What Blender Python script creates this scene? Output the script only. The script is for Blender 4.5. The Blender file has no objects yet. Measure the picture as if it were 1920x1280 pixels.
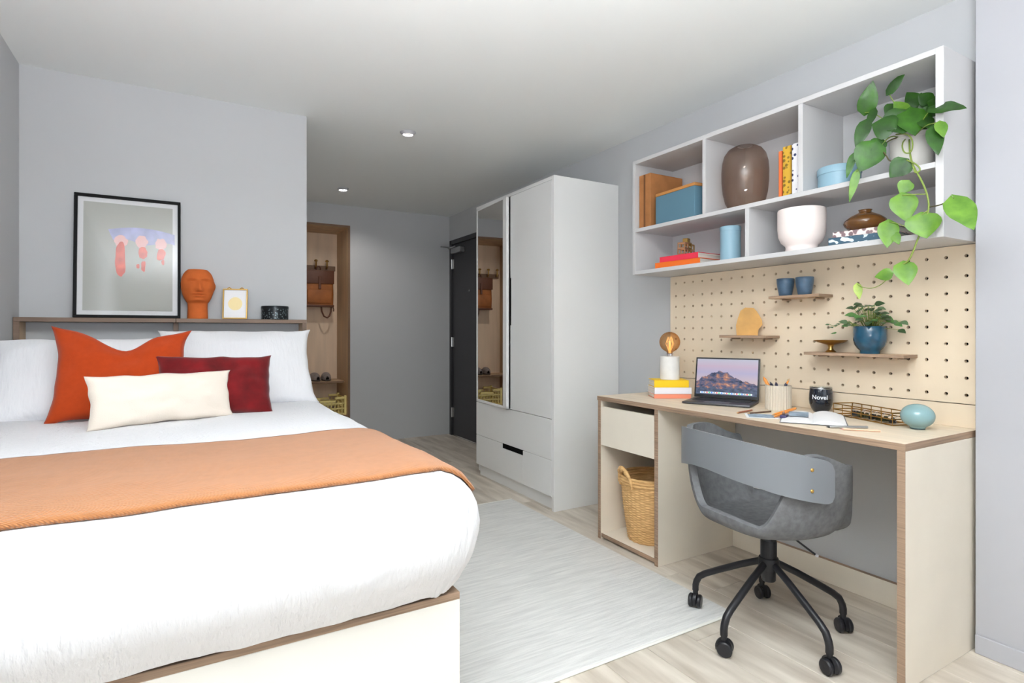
import bpy, bmesh, math, random
from math import sin, cos, pi, sqrt, exp, radians as R
from mathutils import Vector, Matrix, noise

S = bpy.context.scene
COL = S.collection
random.seed(7)

# ------------------------------------------------------------------ camera, world, light
cam_d = bpy.data.cameras.new('camera')
cam = bpy.data.objects.new('camera', cam_d); COL.objects.link(cam)
CAM_YAW = 0.5279; CAM_H = 1.10; FPX = 1056.1; HORIZON = 619.7
cam.location = (0, 0, CAM_H)
cam.rotation_euler = (pi/2, 0, -CAM_YAW)
cam_d.sensor_width = 36; cam_d.lens = FPX/1920*36
cam_d.shift_y = -(640-HORIZON)/1920
cam_d.clip_start = 0.02
S.camera = cam

w = bpy.data.worlds.new('world'); S.world = w; w.use_nodes = True
bg = w.node_tree.nodes['Background']
bg.inputs[0].default_value = (0.93, 0.96, 1.0, 1); bg.inputs[1].default_value = 1.2

def area(name, loc, rot, sx, sy, power, col=(1, 1, 1)):
    l = bpy.data.lights.new(name, 'AREA'); l.shape = 'RECTANGLE'; l.size = sx; l.size_y = sy
    l.energy = power; l.color = col
    o = bpy.data.objects.new(name, l); COL.objects.link(o); o.location = loc; o.rotation_euler = rot
    return o
# daylight through the window in the wall behind the camera
area('window_daylight', (0.75, -2.64, 1.18), (R(90), 0, 0), 2.5, 1.95, 4, (0.89, 0.955, 1.0))
# two unseen fill lamps added near the camera, bounced off the ceiling
area('added_bounce_fill', (0.30, 0.30, 1.92), (R(180), 0, 0), 0.8, 0.8, 78, (0.925, 0.965, 1.0))
area('added_bounce_fill', (0.05, -0.20, 1.25), (R(180-16), 0, 0), 0.6, 0.6, 62, (0.925, 0.965, 1.0))

S.view_settings.view_transform = 'Standard'
S.view_settings.look = 'None'
S.view_settings.exposure = 0.25
S.view_settings.gamma = 1.0
S.view_settings.use_curve_mapping = False
try:
    S.cycles.use_denoising = True
    S.cycles.max_bounces = 12; S.cycles.diffuse_bounces = 8; S.cycles.glossy_bounces = 5
    S.cycles.transmission_bounces = 8; S.cycles.transparent_max_bounces = 12
    S.cycles.caustics_reflective = False; S.cycles.caustics_refractive = False
except Exception:
    pass

# ------------------------------------------------------------------ materials
def lin(c):
    r = []
    for x in c:
        x /= 255.0
        r.append(x/12.92 if x <= 0.04045 else ((x+0.055)/1.055)**2.4)
    return (r[0], r[1], r[2], 1.0)

def mat(name, col, rough=0.5, metal=0.0, var=0.0, vscale=(8, 8, 8), bump=0.0, bscale=(200, 200, 200), bdist=0.002,
        sheen=0.0, coat=0.0, spec=0.5, trans=0.0, ior=1.45, emit=0.0, var2=None, objrand=0.0, sss=0.0):
    m = bpy.data.materials.new(name); m.use_nodes = True
    nt = m.node_tree; N = nt.nodes; L = nt.links
    b = N['Principled BSDF']
    b.inputs['Base Color'].default_value = lin(col)
    b.inputs['Roughness'].default_value = rough
    b.inputs['Metallic'].default_value = metal
    b.inputs['Specular IOR Level'].default_value = spec
    b.inputs['Coat Weight'].default_value = coat
    b.inputs['Sheen Weight'].default_value = sheen
    b.inputs['Transmission Weight'].default_value = trans
    b.inputs['IOR'].default_value = ior
    if emit:
        b.inputs['Emission Color'].default_value = lin(col); b.inputs['Emission Strength'].default_value = emit
    tc = N.new('ShaderNodeTexCoord')
    if var or objrand:
        mp = N.new('ShaderNodeMapping'); mp.inputs['Scale'].default_value = vscale
        nz = N.new('ShaderNodeTexNoise'); nz.inputs['Scale'].default_value = 1.0; nz.inputs['Detail'].default_value = 5
        L.new(tc.outputs['Object'], mp.inputs['Vector']); L.new(mp.outputs['Vector'], nz.inputs['Vector'])
        rp = N.new('ShaderNodeValToRGB')
        c2 = var2 if var2 else tuple(max(0, x*(1-var)) for x in col)
        c1 = tuple(min(255, x*(1+var*0.4)) for x in col)
        rp.color_ramp.elements[0].position = 0.3; rp.color_ramp.elements[0].color = lin(c2)
        rp.color_ramp.elements[1].position = 0.7; rp.color_ramp.elements[1].color = lin(c1)
        L.new(nz.outputs['Fac'], rp.inputs['Fac'])
        out = rp.outputs['Color']
        if objrand:
            oi = N.new('ShaderNodeObjectInfo')
            hs = N.new('ShaderNodeHueSaturation')
            mr = N.new('ShaderNodeMapRange'); mr.inputs['To Min'].default_value = 1-objrand; mr.inputs['To Max'].default_value = 1+objrand
            L.new(oi.outputs['Random'], mr.inputs['Value']); L.new(mr.outputs['Result'], hs.inputs['Value'])
            L.new(out, hs.inputs['Color']); out = hs.outputs['Color']
            ad = N.new('ShaderNodeVectorMath'); ad.operation = 'ADD'
            sc = N.new('ShaderNodeMath'); sc.operation = 'MULTIPLY'; sc.inputs[1].default_value = 37
            L.new(oi.outputs['Random'], sc.inputs[0])
            L.new(mp.outputs['Vector'], ad.inputs[0]); L.new(sc.outputs[0], ad.inputs[1]); L.new(ad.outputs[0], nz.inputs['Vector'])
        L.new(out, b.inputs['Base Color'])
    if bump:
        mp2 = N.new('ShaderNodeMapping'); mp2.inputs['Scale'].default_value = bscale
        nb = N.new('ShaderNodeTexNoise'); nb.inputs['Scale'].default_value = 1.0; nb.inputs['Detail'].default_value = 3
        L.new(tc.outputs['Object'], mp2.inputs['Vector']); L.new(mp2.outputs['Vector'], nb.inputs['Vector'])
        bp = N.new('ShaderNodeBump'); bp.inputs['Strength'].default_value = bump; bp.inputs['Distance'].default_value = bdist
        L.new(nb.outputs['Fac'], bp.inputs['Height']); L.new(bp.outputs['Normal'], b.inputs['Normal'])
    return m

def schlick(N, L, refl=1.0):
    # two-sided fresnel-like weight from the facing angle
    lw = N.new('ShaderNodeLayerWeight'); lw.inputs['Blend'].default_value = .5
    pw_ = N.new('ShaderNodeMath'); pw_.operation = 'POWER'; pw_.inputs[1].default_value = 5
    ma = N.new('ShaderNodeMath'); ma.operation = 'MULTIPLY_ADD'; ma.inputs[1].default_value = .9*min(refl, 1); ma.inputs[2].default_value = .042*refl; ma.use_clamp = True
    L.new(lw.outputs['Facing'], pw_.inputs[0]); L.new(pw_.outputs[0], ma.inputs[0])
    return ma.outputs[0]
def glass_mat(name, tint=(255, 255, 255), refl=1.0, rough=0.0, thick=0.0):
    # thin clear pane: transparent with a fresnel reflection
    m = bpy.data.materials.new(name); m.use_nodes = True
    nt = m.node_tree; N = nt.nodes; L = nt.links
    for n in list(N):
        if n.type != 'OUTPUT_MATERIAL': N.remove(n)
    o = [n for n in N if n.type == 'OUTPUT_MATERIAL'][0]
    t = N.new('ShaderNodeBsdfTransparent'); t.inputs[0].default_value = lin(tint)
    g = N.new('ShaderNodeBsdfGlossy'); g.inputs['Roughness'].default_value = rough
    mx = N.new('ShaderNodeMixShader')
    L.new(schlick(N, L, refl), mx.inputs[0])
    L.new(t.outputs[0], mx.inputs[1]); L.new(g.outputs[0], mx.inputs[2]); L.new(mx.outputs[0], o.inputs[0])
    return m

M = {}
M['wall'] = mat('wall_paint', (186, 187, 189), 0.85, bump=0.06, bscale=(300, 300, 300), spec=0.25)
M['pier'] = mat('pier_paint', (172, 172, 177), 0.8, spec=0.25)
M['ceil'] = mat('ceiling_paint', (231, 233, 232), 0.9, spec=0.2)
M['white_trim'] = mat('white_trim', (225, 225, 228), 0.5)
M['plank'] = mat('oak_vinyl_plank', (205, 197, 185), 0.42, var=0.16, vscale=(16, 2.2, 10), bump=0.05, bscale=(60, 4, 10), var2=(172, 160, 146), objrand=0.07)
M['gap'] = mat('plank_joint', (120, 110, 98), 0.8)
M['birch'] = mat('birch_laminate', (227, 218, 203), 0.5, var=0.02, vscale=(5, 5, 5), spec=0.35)
M['birchtop'] = mat('birch_desktop', (224, 208, 186), 0.45, var=0.05, vscale=(30, 2, 3), spec=0.35)
M['edge'] = mat('plywood_edge', (158, 132, 110), 0.6, var=0.2, vscale=(4, 4, 180))
M['pegface'] = mat('pegboard_birch', (222, 205, 181), 0.55, var=0.02, vscale=(5, 5, 5), spec=0.3)
M['walnut'] = mat('walnut_brown_laminate', (122, 100, 84), 0.5, var=0.18, vscale=(3, 30, 30))
M['oakpanel'] = mat('oak_panel', (196, 166, 132), 0.5, var=0.10, vscale=(14, 14, 1.5))
M['closet_edge'] = mat('closet_edge', (120, 92, 70), 0.6)
M['lacquer'] = mat('pale_grey_lacquer', (226, 226, 225), 0.45, spec=0.35)
M['shelfwhite'] = mat('shelf_white', (196, 195, 196), 0.5, spec=0.35)
M['black'] = mat('black_frame', (12, 12, 13), 0.6, spec=.2)
M['slot'] = mat('recess_shade', (10, 10, 11), 0.9, spec=0.1)  # near-black standing in for the shade inside recesses and holes
M['blacksteel'] = mat('black_powder_steel', (26, 26, 30), 0.38)
M['doorgrey'] = mat('charcoal_door', (68, 68, 71), 0.5, spec=0.3)
M['doorframe'] = mat('charcoal_frame', (50, 50, 53), 0.45)
M['steel'] = mat('brushed_steel', (190, 190, 190), 0.3, metal=1.0)
M['chrome'] = mat('chrome', (225, 225, 228), 0.1, metal=1.0)
M['brass'] = mat('brass', (196, 158, 92), 0.28, metal=1.0)
M['brassdark'] = mat('aged_brass', (168, 128, 66), 0.4, metal=1.0)
M['mirror'] = mat('mirror_silver', (225, 225, 225), 0.01, metal=1.0)
M['duvet'] = mat('white_seersucker', (220, 220, 223), 0.9, bump=1.0, bscale=(95, 60, 22), bdist=0.005, sheen=0.2, spec=0.2)
M['linen'] = mat('white_pillow_linen', (224, 224, 227), 0.9, bump=0.7, bscale=(70, 14, 60), bdist=0.004, sheen=0.2, spec=0.2)
M['rust'] = mat('rust_linen', (172, 62, 22), 0.9, var=0.03, vscale=(60, 60, 60), bump=0.5, bscale=(420, 420, 420), bdist=0.001, sheen=0.15, spec=0.15)
M['velvet'] = mat('burgundy_velvet', (108, 16, 20), 0.75, var=0.25, vscale=(14, 14, 14), bump=0.2, bscale=(60, 60, 60), sheen=0.25, spec=0.15)
M['cream'] = mat('cream_boucle', (222, 211, 198), 0.92, bump=0.5, bscale=(260, 260, 260), bdist=0.0015, sheen=0.2, spec=0.15)
def throw_mat():
    m = mat('peach_throw_wool', (170, 114, 72), 0.95, var=0.03, vscale=(40, 40, 40), sheen=0.25, spec=0.12)
    N = m.node_tree.nodes; L = m.node_tree.links
    tc = N.new('ShaderNodeTexCoord'); wv = N.new('ShaderNodeTexWave'); wv.inputs['Scale'].default_value = 95; wv.inputs['Distortion'].default_value = .6
    wv.bands_direction = 'DIAGONAL'
    L.new(tc.outputs['Object'], wv.inputs['Vector'])
    bp = N.new('ShaderNodeBump'); bp.inputs['Strength'].default_value = 0.6; bp.inputs['Distance'].default_value = 0.003
    L.new(wv.outputs['Fac'], bp.inputs['Height']); L.new(bp.outputs['Normal'], N['Principled BSDF'].inputs['Normal'])
    return m
M['throw'] = throw_mat()
def rug_mat():
    m = mat('flatwoven_rug', (216, 215, 212), 0.95, var=0.07, vscale=(7, 110, 40), bump=0.8, bscale=(45, 420, 100), bdist=0.003, spec=0.1, var2=(200, 199, 197))
    return m
M['rug'] = rug_mat()
M['rugedge'] = mat('rug_binding', (222, 221, 214), 0.95)
M['terra'] = mat('terracotta', (196, 100, 48), 0.85, var=0.06, vscale=(20, 20, 20), spec=0.2)
M['paper'] = mat('white_paper', (236, 236, 238), 0.8)
M['pages'] = mat('book_pages', (222, 214, 204), 0.9, var=0.18, vscale=(2, 2, 400))
M['glass'] = glass_mat('picture_glass', (250, 250, 250), .55)
M['clear'] = glass_mat('clear_glass', (250, 252, 252), 1.2)

# ------------------------------------------------------------------ mesh helpers
class MB:
    def __init__(s): s.v = []; s.f = []; s.m = []
    def add(s, vs, fs, mi=0, T=None):
        n = len(s.v)
        s.v += [tuple(T @ Vector(p)) if T else tuple(p) for p in vs]
        s.f += [tuple(i+n for i in q) for q in fs]
        s.m += mi if isinstance(mi, list) else [mi]*len(fs)
        return s
    def box(s, x0, x1, y0, y1, z0, z1, bev=0.0012, mi=0, thin=None, emi=1, T=None, seg=1):
        bm = bmesh.new()
        bmesh.ops.create_cube(bm, size=1.0)
        for v in bm.verts:
            v.co = Vector((x0+(v.co.x+.5)*(x1-x0), y0+(v.co.y+.5)*(y1-y0), z0+(v.co.z+.5)*(z1-z0)))
        if bev > 0:
            bev = min(bev, 0.45*min(abs(x1-x0), abs(y1-y0), abs(z1-z0)))
            bmesh.ops.bevel(bm, geom=bm.edges[:], offset=bev, segments=seg, profile=0.5, affect='EDGES')
        bm.normal_update()
        mis = []
        for f in bm.faces:
            if thin is None: mis.append(mi)
            else: mis.append(mi if abs(f.normal[thin]) > 0.9 else emi)
        bm.verts.index_update()
        s.add([v.co[:] for v in bm.verts], [[v.index for v in f.verts] for f in bm.faces], mis, T)
        bm.free(); return s
    def lathe(s, prof, n=32, mi=0, T=None, cap0=True, cap1=True, c=(0, 0, 0)):
        vs = []; fs = []
        for r, z in prof:
            for k in range(n):
                a = 2*pi*k/n; vs.append((c[0]+r*cos(a), c[1]+r*sin(a), c[2]+z))
        for i in range(len(prof)-1):
            for k in range(n):
                k2 = (k+1) % n
                fs.append((i*n+k, i*n+k2, (i+1)*n+k2, (i+1)*n+k))
        if cap0 and prof[0][0] > 1e-6: fs.append(tuple(reversed(range(n))))
        if cap1 and prof[-1][0] > 1e-6: fs.append(tuple(range((len(prof)-1)*n, len(prof)*n)))
        return s.add(vs, fs, mi, T)
    def tube(s, pts, r, n=8, mi=0, T=None, closed=False, cap=True):
        pts = [Vector(p) for p in pts]; m = len(pts)
        rs = r if isinstance(r, (list, tuple)) else [r]*m
        tang = []
        for i in range(m):
            a = pts[(i-1) % m] if (closed or i > 0) else pts[i]
            b = pts[(i+1) % m] if (closed or i < m-1) else pts[i]
            tang.append((b-a).normalized())
        t0 = tang[0]; up = Vector((0, 0, 1)) if abs(t0.z) < 0.9 else Vector((1, 0, 0))
        nrm = (up - t0*up.dot(t0)).normalized()
        vs = []; fs = []
        for i in range(m):
            t = tang[i]; nrm = (nrm - t*nrm.dot(t))
            nrm = nrm.normalized() if nrm.length > 1e-6 else Vector((1, 0, 0))
            bn = t.cross(nrm)
            for k in range(n):
                a = 2*pi*k/n
                vs.append(tuple(pts[i]+nrm*(rs[i]*cos(a))+bn*(rs[i]*sin(a))))
        for i in range(m if closed else m-1):
            i2 = (i+1) % m
            for k in range(n):
                k2 = (k+1) % n
                fs.append((i*n+k, i*n+k2, i2*n+k2, i2*n+k))
        if cap and not closed:
            fs.append(tuple(reversed(range(n)))); fs.append(tuple(range((m-1)*n, m*n)))
        return s.add(vs, fs, mi, T)
    def grid(s, fn, nu, nv, mi=0, T=None, wrapu=False):
        vs = [fn(i/(nu if wrapu else nu-1), j/(nv-1)) for j in range(nv) for i in range(nu)]
        fs = []
        for j in range(nv-1):
            for i in range(nu if wrapu else nu-1):
                i2 = (i+1) % nu
                fs.append((j*nu+i, j*nu+i2, (j+1)*nu+i2, (j+1)*nu+i))
        return s.add(vs, fs, mi, T)
    def prism(s, poly, t, mi=0, T=None):   # polygon in local xz, thickness along y (0..t)
        n = len(poly)
        vs = [(x, 0, z) for x, z in poly]+[(x, t, z) for x, z in poly]
        fs = [tuple(range(n)), tuple(reversed(range(n, 2*n)))]
        fs += [(i, i+n, (i+1) % n+n, (i+1) % n) for i in range(n)]
        return s.add(vs, fs, mi, T)
    def build(s, name, mats, parent=None, loc=None, rot=None, smooth=35, matrix=None):
        me = bpy.data.meshes.new(name); me.from_pydata(s.v, [], s.f)
        if not isinstance(mats, (list, tuple)): mats = [mats]
        for m_ in mats: me.materials.append(m_)
        if any(s.m): me.polygons.foreach_set('material_index', s.m)
        bm = bmesh.new(); bm.from_mesh(me); bmesh.ops.recalc_face_normals(bm, faces=bm.faces[:]); bm.to_mesh(me); bm.free()
        if smooth:
            me.polygons.foreach_set('use_smooth', [True]*len(me.polygons))
            me.set_sharp_from_angle(angle=R(smooth))
        me.update()
        o = bpy.data.objects.new(name, me); COL.objects.link(o)
        if parent: o.parent = parent
        if loc: o.location = loc
        if rot: o.rotation_euler = rot
        if matrix: o.matrix_world = matrix
        return o

def tag(o, label, cat=None, group=None, kind=None):
    o['label'] = label
    if cat: o['category'] = cat
    if group: o['group'] = group
    if kind: o['kind'] = kind
    return o
def thing(name, label, cat, loc=(0, 0, 0), rz=0, group=None, kind=None):
    o = bpy.data.objects.new(name, None); COL.objects.link(o); o.empty_display_size = 0.05
    o.location = loc; o.rotation_euler = (0, 0, rz)
    return tag(o, label, cat, group, kind)
def struct(name, mb, m, label, cat, smooth=35, parent=None):
    o = mb.build(name, m, parent, smooth=smooth)
    if not parent: tag(o, label, cat, kind='structure')
    return o
def copy_tree(root, loc, rz, label):
    c = root.copy(); COL.objects.link(c); c.location = loc; c.rotation_euler = (0, 0, rz); c['label'] = label
    for ch in list(root.children):
        d = ch.copy(); COL.objects.link(d); d.parent = c
        for g in ch.children:
            e = g.copy(); COL.objects.link(e); e.parent = d
    return c
def at(u, v, X=None, Z=None, Y=None):
    """world point on a given plane for a sight line of the survey photo"""
    a = (u-960)/FPX; b = (HORIZON-v)/FPX
    d = Vector((sin(CAM_YAW)+a*cos(CAM_YAW), cos(CAM_YAW)-a*sin(CAM_YAW), b))
    t = X/d.x if X is not None else (Y/d.y if Y is not None else (Z-CAM_H)/d.z)
    return Vector((0, 0, CAM_H))+d*t

# ------------------------------------------------------------------ room shell
XL, XR, XP, YB, YH, YF, ZC = -0.647, 2.45, 2.344, -2.60, 3.345, 5.53, 2.313
XPART = 0.603
CX0, CX1, CZ = 0.86, 1.40, 2.12       # closet opening in the far wall

fl = struct('floor', MB().box(XL-.1, XR+.1, YB-.1, 6.1, -0.10, -0.012, 0), M['gap'], 'pale grey oak plank floor running to the door', 'floor')
pw = 0.185; k = 0
rng = random.Random(3)
x = XL
while x < XR-0.001:
    x1 = min(x+pw, XR)
    y = YB-rng.random()*1.2
    while y < 6.05:
        y1 = min(y+1.25, 6.06); ys = max(y, YB)
        if y1 > YB+.02 and not (x1 < XPART-.02 and ys > YH):
            MB().box(x+.0008, x1-.0008, ys+.0008, min(y1, YH+.02 if x1 < XPART-.02 else y1)-.0008, -0.0125, 0.0, 0.0012).build('plank', M['plank'], fl)
        y += 1.25
    x += pw
struct('ceiling', MB().box(XL-.1, XR+.1, YB-.1, 6.1, ZC, ZC+.1, 0), M['ceil'], 'plain off-white ceiling with two downlights', 'ceiling')
struct('wall_left', MB().box(XL-.1, XL, YB-.1, YH+.1, 0, ZC, 0), M['wall'], 'grey painted wall left of the bed', 'wall')
struct('wall_headboard', MB().box(XL, XPART, YH, YH+.1, 0, ZC, 0), M['wall'], 'grey painted wall behind the bed', 'wall')
struct('wall_partition', MB().box(XPART-.1, XPART, YH+.1, YF, 0, ZC, 0), M['wall'], 'grey wall along the left side of the entry', 'wall')
far = MB().box(CX1, XR, YF, YF+.1, 0, ZC, 0).box(XPART-.1, CX0, YF, YF+.1, 0, ZC, 0).box(CX0, CX1, YF, YF+.1, CZ, ZC, 0)
struct('wall_far', far, M['wall'], 'grey far wall beside the entrance door', 'wall')
DY0, DY1, DZ = 4.62, 5.50, 2.05        # entrance door opening in the right wall
rw = MB().box(XR, XR+.1, .87, DY0, 0, ZC, 0).box(XR, XR+.1, DY1, YF+.1, 0, ZC, 0).box(XR, XR+.1, DY0, DY1, DZ, ZC, 0)
struct('wall_right', rw, M['wall'], 'grey wall behind the desk and the wardrobe', 'wall')
struct('wall_pier', MB().box(XP, XR+.1, YB-.1, .868, 0, ZC, 0.002), M['pier'], 'pale grey projecting wall at the right edge', 'wall')
struct('baseboard_right', MB().box(XP-.010, XP, YB, .866, 0, .064, .002), M['pier'], 'pale skirting board along the projecting wall', 'baseboard')
WX0, WX1, WZ0, WZ1 = -0.50, 2.00, 0.20, 2.16
bw = MB().box(XL, WX0, YB-.1, YB, 0, ZC, 0).box(WX1, XP, YB-.1, YB, 0, ZC, 0).box(WX0, WX1, YB-.1, YB, 0, WZ0, 0).box(WX0, WX1, YB-.1, YB, WZ1, ZC, 0)
struct('wall_back', bw, M['wall'], 'grey wall with the wide window behind the camera', 'wall')
wf = MB()
for xx in (WX0, (WX0+WX1)/2-.025, WX1-.05): wf.box(xx, xx+.05, YB-.03, YB+.01, WZ0, WZ1, .003)
for zz in (WZ0, WZ1-.05): wf.box(WX0, WX1, YB-.03, YB+.01, zz, zz+.05, .003)
struct('window_1', wf, M['white_trim'], 'white framed window behind the camera', 'window')

# downlights
for i, (lx, ly, lab) in enumerate([(1.186, 3.298, 'white recessed ceiling downlight nearer the bed'), (1.174, 4.876, 'white recessed ceiling downlight above the entry')]):
    t = thing('downlight', lab, 'light', (lx, ly, ZC), group='recessed ceiling downlights')
    MB().lathe([(.027, -.001), (.030, -.015), (.034, -.017), (.044, -.008), (.048, -.003), (.048, 0)], 28, cap0=False, cap1=False).build('trim_ring', M['pier'], t)
    MB().lathe([(.0, -.0010), (.028, -.0012)], 28, cap1=False).build('lens', mat('downlight_lens', (238, 238, 232), .3), t)
    dl = bpy.data.lights.new('added_entry_fill', 'AREA'); dl.shape = 'DISK'; dl.size = .026; dl.energy = (0.25, 5.5)[i]; dl.color = (1, .96, .9)  # fill added inside the unlit fitting to brighten the entry
    dlo = bpy.data.objects.new('added_entry_fill', dl); COL.objects.link(dlo); dlo.location = (lx, ly, ZC-.003)

# entrance door (structure)
d = thing('door_1', 'charcoal entrance door at the end of the entry', 'door', (XR, (DY0+DY1)/2, 0), kind='structure')
fr = MB(); hw = (DY1-DY0)/2
fr.box(-.012, .09, hw-.045, hw, 0, DZ, .002).box(-.012, .09, -hw, -hw+.045, 0, DZ, .002).box(-.012, .09, -hw, hw, DZ-.045, DZ, .002)
fr.build('door_frame', M['doorframe'], d)
MB().box(.012, .055, -hw+.047, hw-.047, .006, DZ-.047, .002).build('door_leaf', M['doorgrey'], d)
for z in (.24, .98, 1.80):
    MB().box(.001, .012, hw-.075, hw-.030, z-.05, z+.05, .002).tube([(-.006, hw-.046, z-.05), (-.006, hw-.046, z+.05)], .007, 8).build('hinge', M['steel'], d)
cl = MB().box(-.045, .012, hw-.33, hw-.10, 1.90, 1.955, .006)
cl.build('door_closer', M['steel'], d)
MB().box(-.040, -.022, hw-.20, hw-.02, 1.962, 1.974, .002).box(-.12, -.018, hw-.03, hw-.012, 1.975, 1.985, .002).build('closer_arm', M['steel'], d)
MB().lathe([(.0, 0), (.010, 0), (.010, .006), (0, .006)], 14, T=Matrix.Translation((.012, 0, 1.5)) @ Matrix.Rotation(-pi/2, 4, 'Y')).build('peephole', M['steel'], d)
MB().tube([(.012, -hw+.10, 1.0), (-.035, -hw+.10, 1.0)], [.012, .022], 12).build('handle', M['steel'], d)

# ------------------------------------------------------------------ entry closet in the far wall
YC = 6.0
c = thing('entry_closet', 'open oak closet niche with hooks and shelf beside the far wall', 'closet', ((CX0+CX1)/2, YF, 0))
cw = (CX1-CX0)/2; th = .02; E2 = [M['oakpanel'], M['closet_edge']]
MB().box(cw-th, cw, -.004, YC-YF, 0, CZ, .001, thin=0).build('side_panel', E2, c)
MB().box(-cw, -cw+th, -.004, YC-YF, 0, CZ, .001, thin=0).build('side_panel', E2, c)
MB().box(-cw+th, cw-th, -.004, YC-YF, CZ-th, CZ, .001, thin=2).build('top_panel', E2, c)
MB().box(-cw+th, cw-th, YC-YF-.012, YC-YF, 0, CZ-th, 0).build('back_panel', mat('pale_oak_back', (222, 198, 172), .55, var=.06, vscale=(14, 14, 1.5)), c)
MB().box(-cw+th, cw-th, .14, YC-YF-.012, .585, .603, .001, thin=2).build('shelf', E2, c)
MB().box(-cw+th, cw-th, .02, YC-YF-.012, .262, .28, .001, thin=2).build('bench', E2, c)
MB().box(-cw+th, cw-th, .03, .05, 0, .262, .001).build('bench_front', M['oakpanel'], c)
MB().box(-.23, .23, YC-YF-.030, YC-YF-.012, 1.715, 1.765, .002).build('hook_rail', M['closet_edge'], c)
for hx in (-.19, -.08, .028, .136):
    hk = MB().tube([(hx, .44, 1.74), (hx, .405, 1.735), (hx, .39, 1.76), (hx, .392, 1.80)], .008, 8)
    hk.lathe([(0, 0), (.016, .004), (.018, .012), (.012, .022), (0, .025)], 12, c=(hx, .392, 1.797))
    hk.build('coat_hook', M['brass'], c)
# ------------------------------------------------------------------ wardrobe
WXF, WY0, WY1, WZT = 1.94, 2.82, 3.87, 2.045
wd = thing('wardrobe', 'tall pale grey wardrobe with mirror door and two drawers', 'wardrobe', (WXF, WY0, 0))
LQ = M['lacquer']; wl = WY1-WY0; dpt = XR-WXF-.002
MB().box(0, dpt, 0, .026, 0, WZT, .0015).build('side_panel', LQ, wd)
MB().box(.021, dpt, wl-.026, wl, 0.03, WZT, .0015).build('side_panel', LQ, wd)
MB().box(.0, dpt, .026, wl, WZT-.022, WZT, .0015).build('top_panel', LQ, wd)
MB().box(dpt-.012, dpt, .026, wl-.026, .08, WZT-.022, 0).build('back_panel', LQ, wd)
MB().box(.024, .04, .026, wl-.02, 0, .078, .001).build('plinth', LQ, wd)
MB().box(.024, dpt, .026, wl-.026, .078, .096, 0).box(.024, dpt, .026, wl-.026, .548, .56, 0).build('inner_shelf', LQ, wd)
ymid = 3.352-WY0
# plain door; a near-black strip paints the shade of its left-edge finger slot
dr = MB().box(0, .02, .028, ymid-.002, .561, WZT-.024, .0015).build('door', LQ, wd)
MB().box(-.0008, .012, ymid-.014, ymid-.0015, 1.137, 1.462, 0).build('finger_slot_shade', M['slot'], dr)
# mirror door: frame with inset mirror
md = MB(); y0, y1, z0, z1 = ymid+.001, wl, .561, WZT-.024
md.box(0, .02, y0, y0+.056, z0, z1, .0015).box(0, .02, y1-.014, y1, z0, z1, .0015).box(0, .02, y0, y1, z0, z0+.018, .0015).box(0, .02, y0, y1, z1-.012, z1, .0015)
md = md.build('mirror_door', LQ, wd)
md.matrix_basis = Matrix.Translation((0, y1, 0)) @ Matrix.Rotation(R(-3.3), 4, 'Z') @ Matrix.Translation((0, -y1, 0))
MB().box(.004, .016, y0+.056, y1-.014, z0+.018, z1-.012, 0).build('mirror', M['mirror'], md)
for nm, za, zb in (('drawer', .309, .557), ('drawer', .084, .306)):
    b_ = MB()
    if zb > .5: b_.box(0, .02, .028, wl, za, zb, .0015)
    else:   # cut-out finger pull in the top edge of the lower drawer
        p0, p1 = 3.185-WY0, 3.47-WY0
        b_.box(0, .02, .028, p0, za, zb, .0015).box(0, .02, p1, wl, za, zb, .0015).box(0, .02, p0, p1, za, zb-.034, 0)
    dd = b_.build(nm, LQ, wd)
    if zb < .5:
        MB().box(.008, .016, p0-.002, p1+.002, zb-.034, zb+.002, 0).build('pull_recess_shade', M['slot'], dd)  # near-black plate painting the shade inside the cut-out

# ------------------------------------------------------------------ desk
DXF, DY_0, DY_1, DZT, DT = 1.90, .879, 2.36, .754, .022
BE = [M['birch'], M['edge']]; BT = [M['birchtop'], M['edge']]
dk = thing('desk', 'birch plywood desk with one drawer and open pedestal', 'desk', (DXF, DY_0, 0))
L_ = DY_1-DY_0; D_ = XR-DXF-.002
MB().box(0, D_, 0, L_, DZT-DT, DZT, .001, thin=2).build('worktop', BT, dk)
MB().box(0, D_, 0, .024, 0, DZT-DT, .001, thin=1).build('end_panel', BE, dk)
py = 1.92-DY_0
MB().box(.005, D_, py, py+.024, 0, DZT-DT, .001, thin=1).build('pedestal_panel', BE, dk)
MB().box(.005, D_, L_-.024, L_, 0, DZT-DT, .001, thin=1).build('pedestal_panel', BE, dk)
MB().box(.008, D_, py+.024, L_-.024, .012, .032, .001, thin=2).build('pedestal_floor', BE, dk)
MB().box(D_-.014, D_, py+.024, L_-.024, .032, DZT-DT, 0).build('pedestal_back', M['birch'], dk)
MB().box(D_-.022, D_-.002, .024, py, 0, .100, .001, thin=0).build('back_rail', BE, dk)
dw = MB().box(.006, .026, py+.027, L_-.027, .497, .699, .001).build('drawer', M['birch'], dk)
MB().box(.026, .45, py+.03, py+.045, .51, .66, 0).box(.026, .45, L_-.045, L_-.03, .51, .66, 0).box(.026, .45, py+.045, L_-.045, .51, .522, 0).build('drawer_box', M['birch'], dw)
MB().box(D_-.040, D_-.022, 0.0, 2.331-DY_0, DZT, .836, .001, thin=0).build('back_splash', [M['pegface'], M['pegface']], dk)

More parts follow.
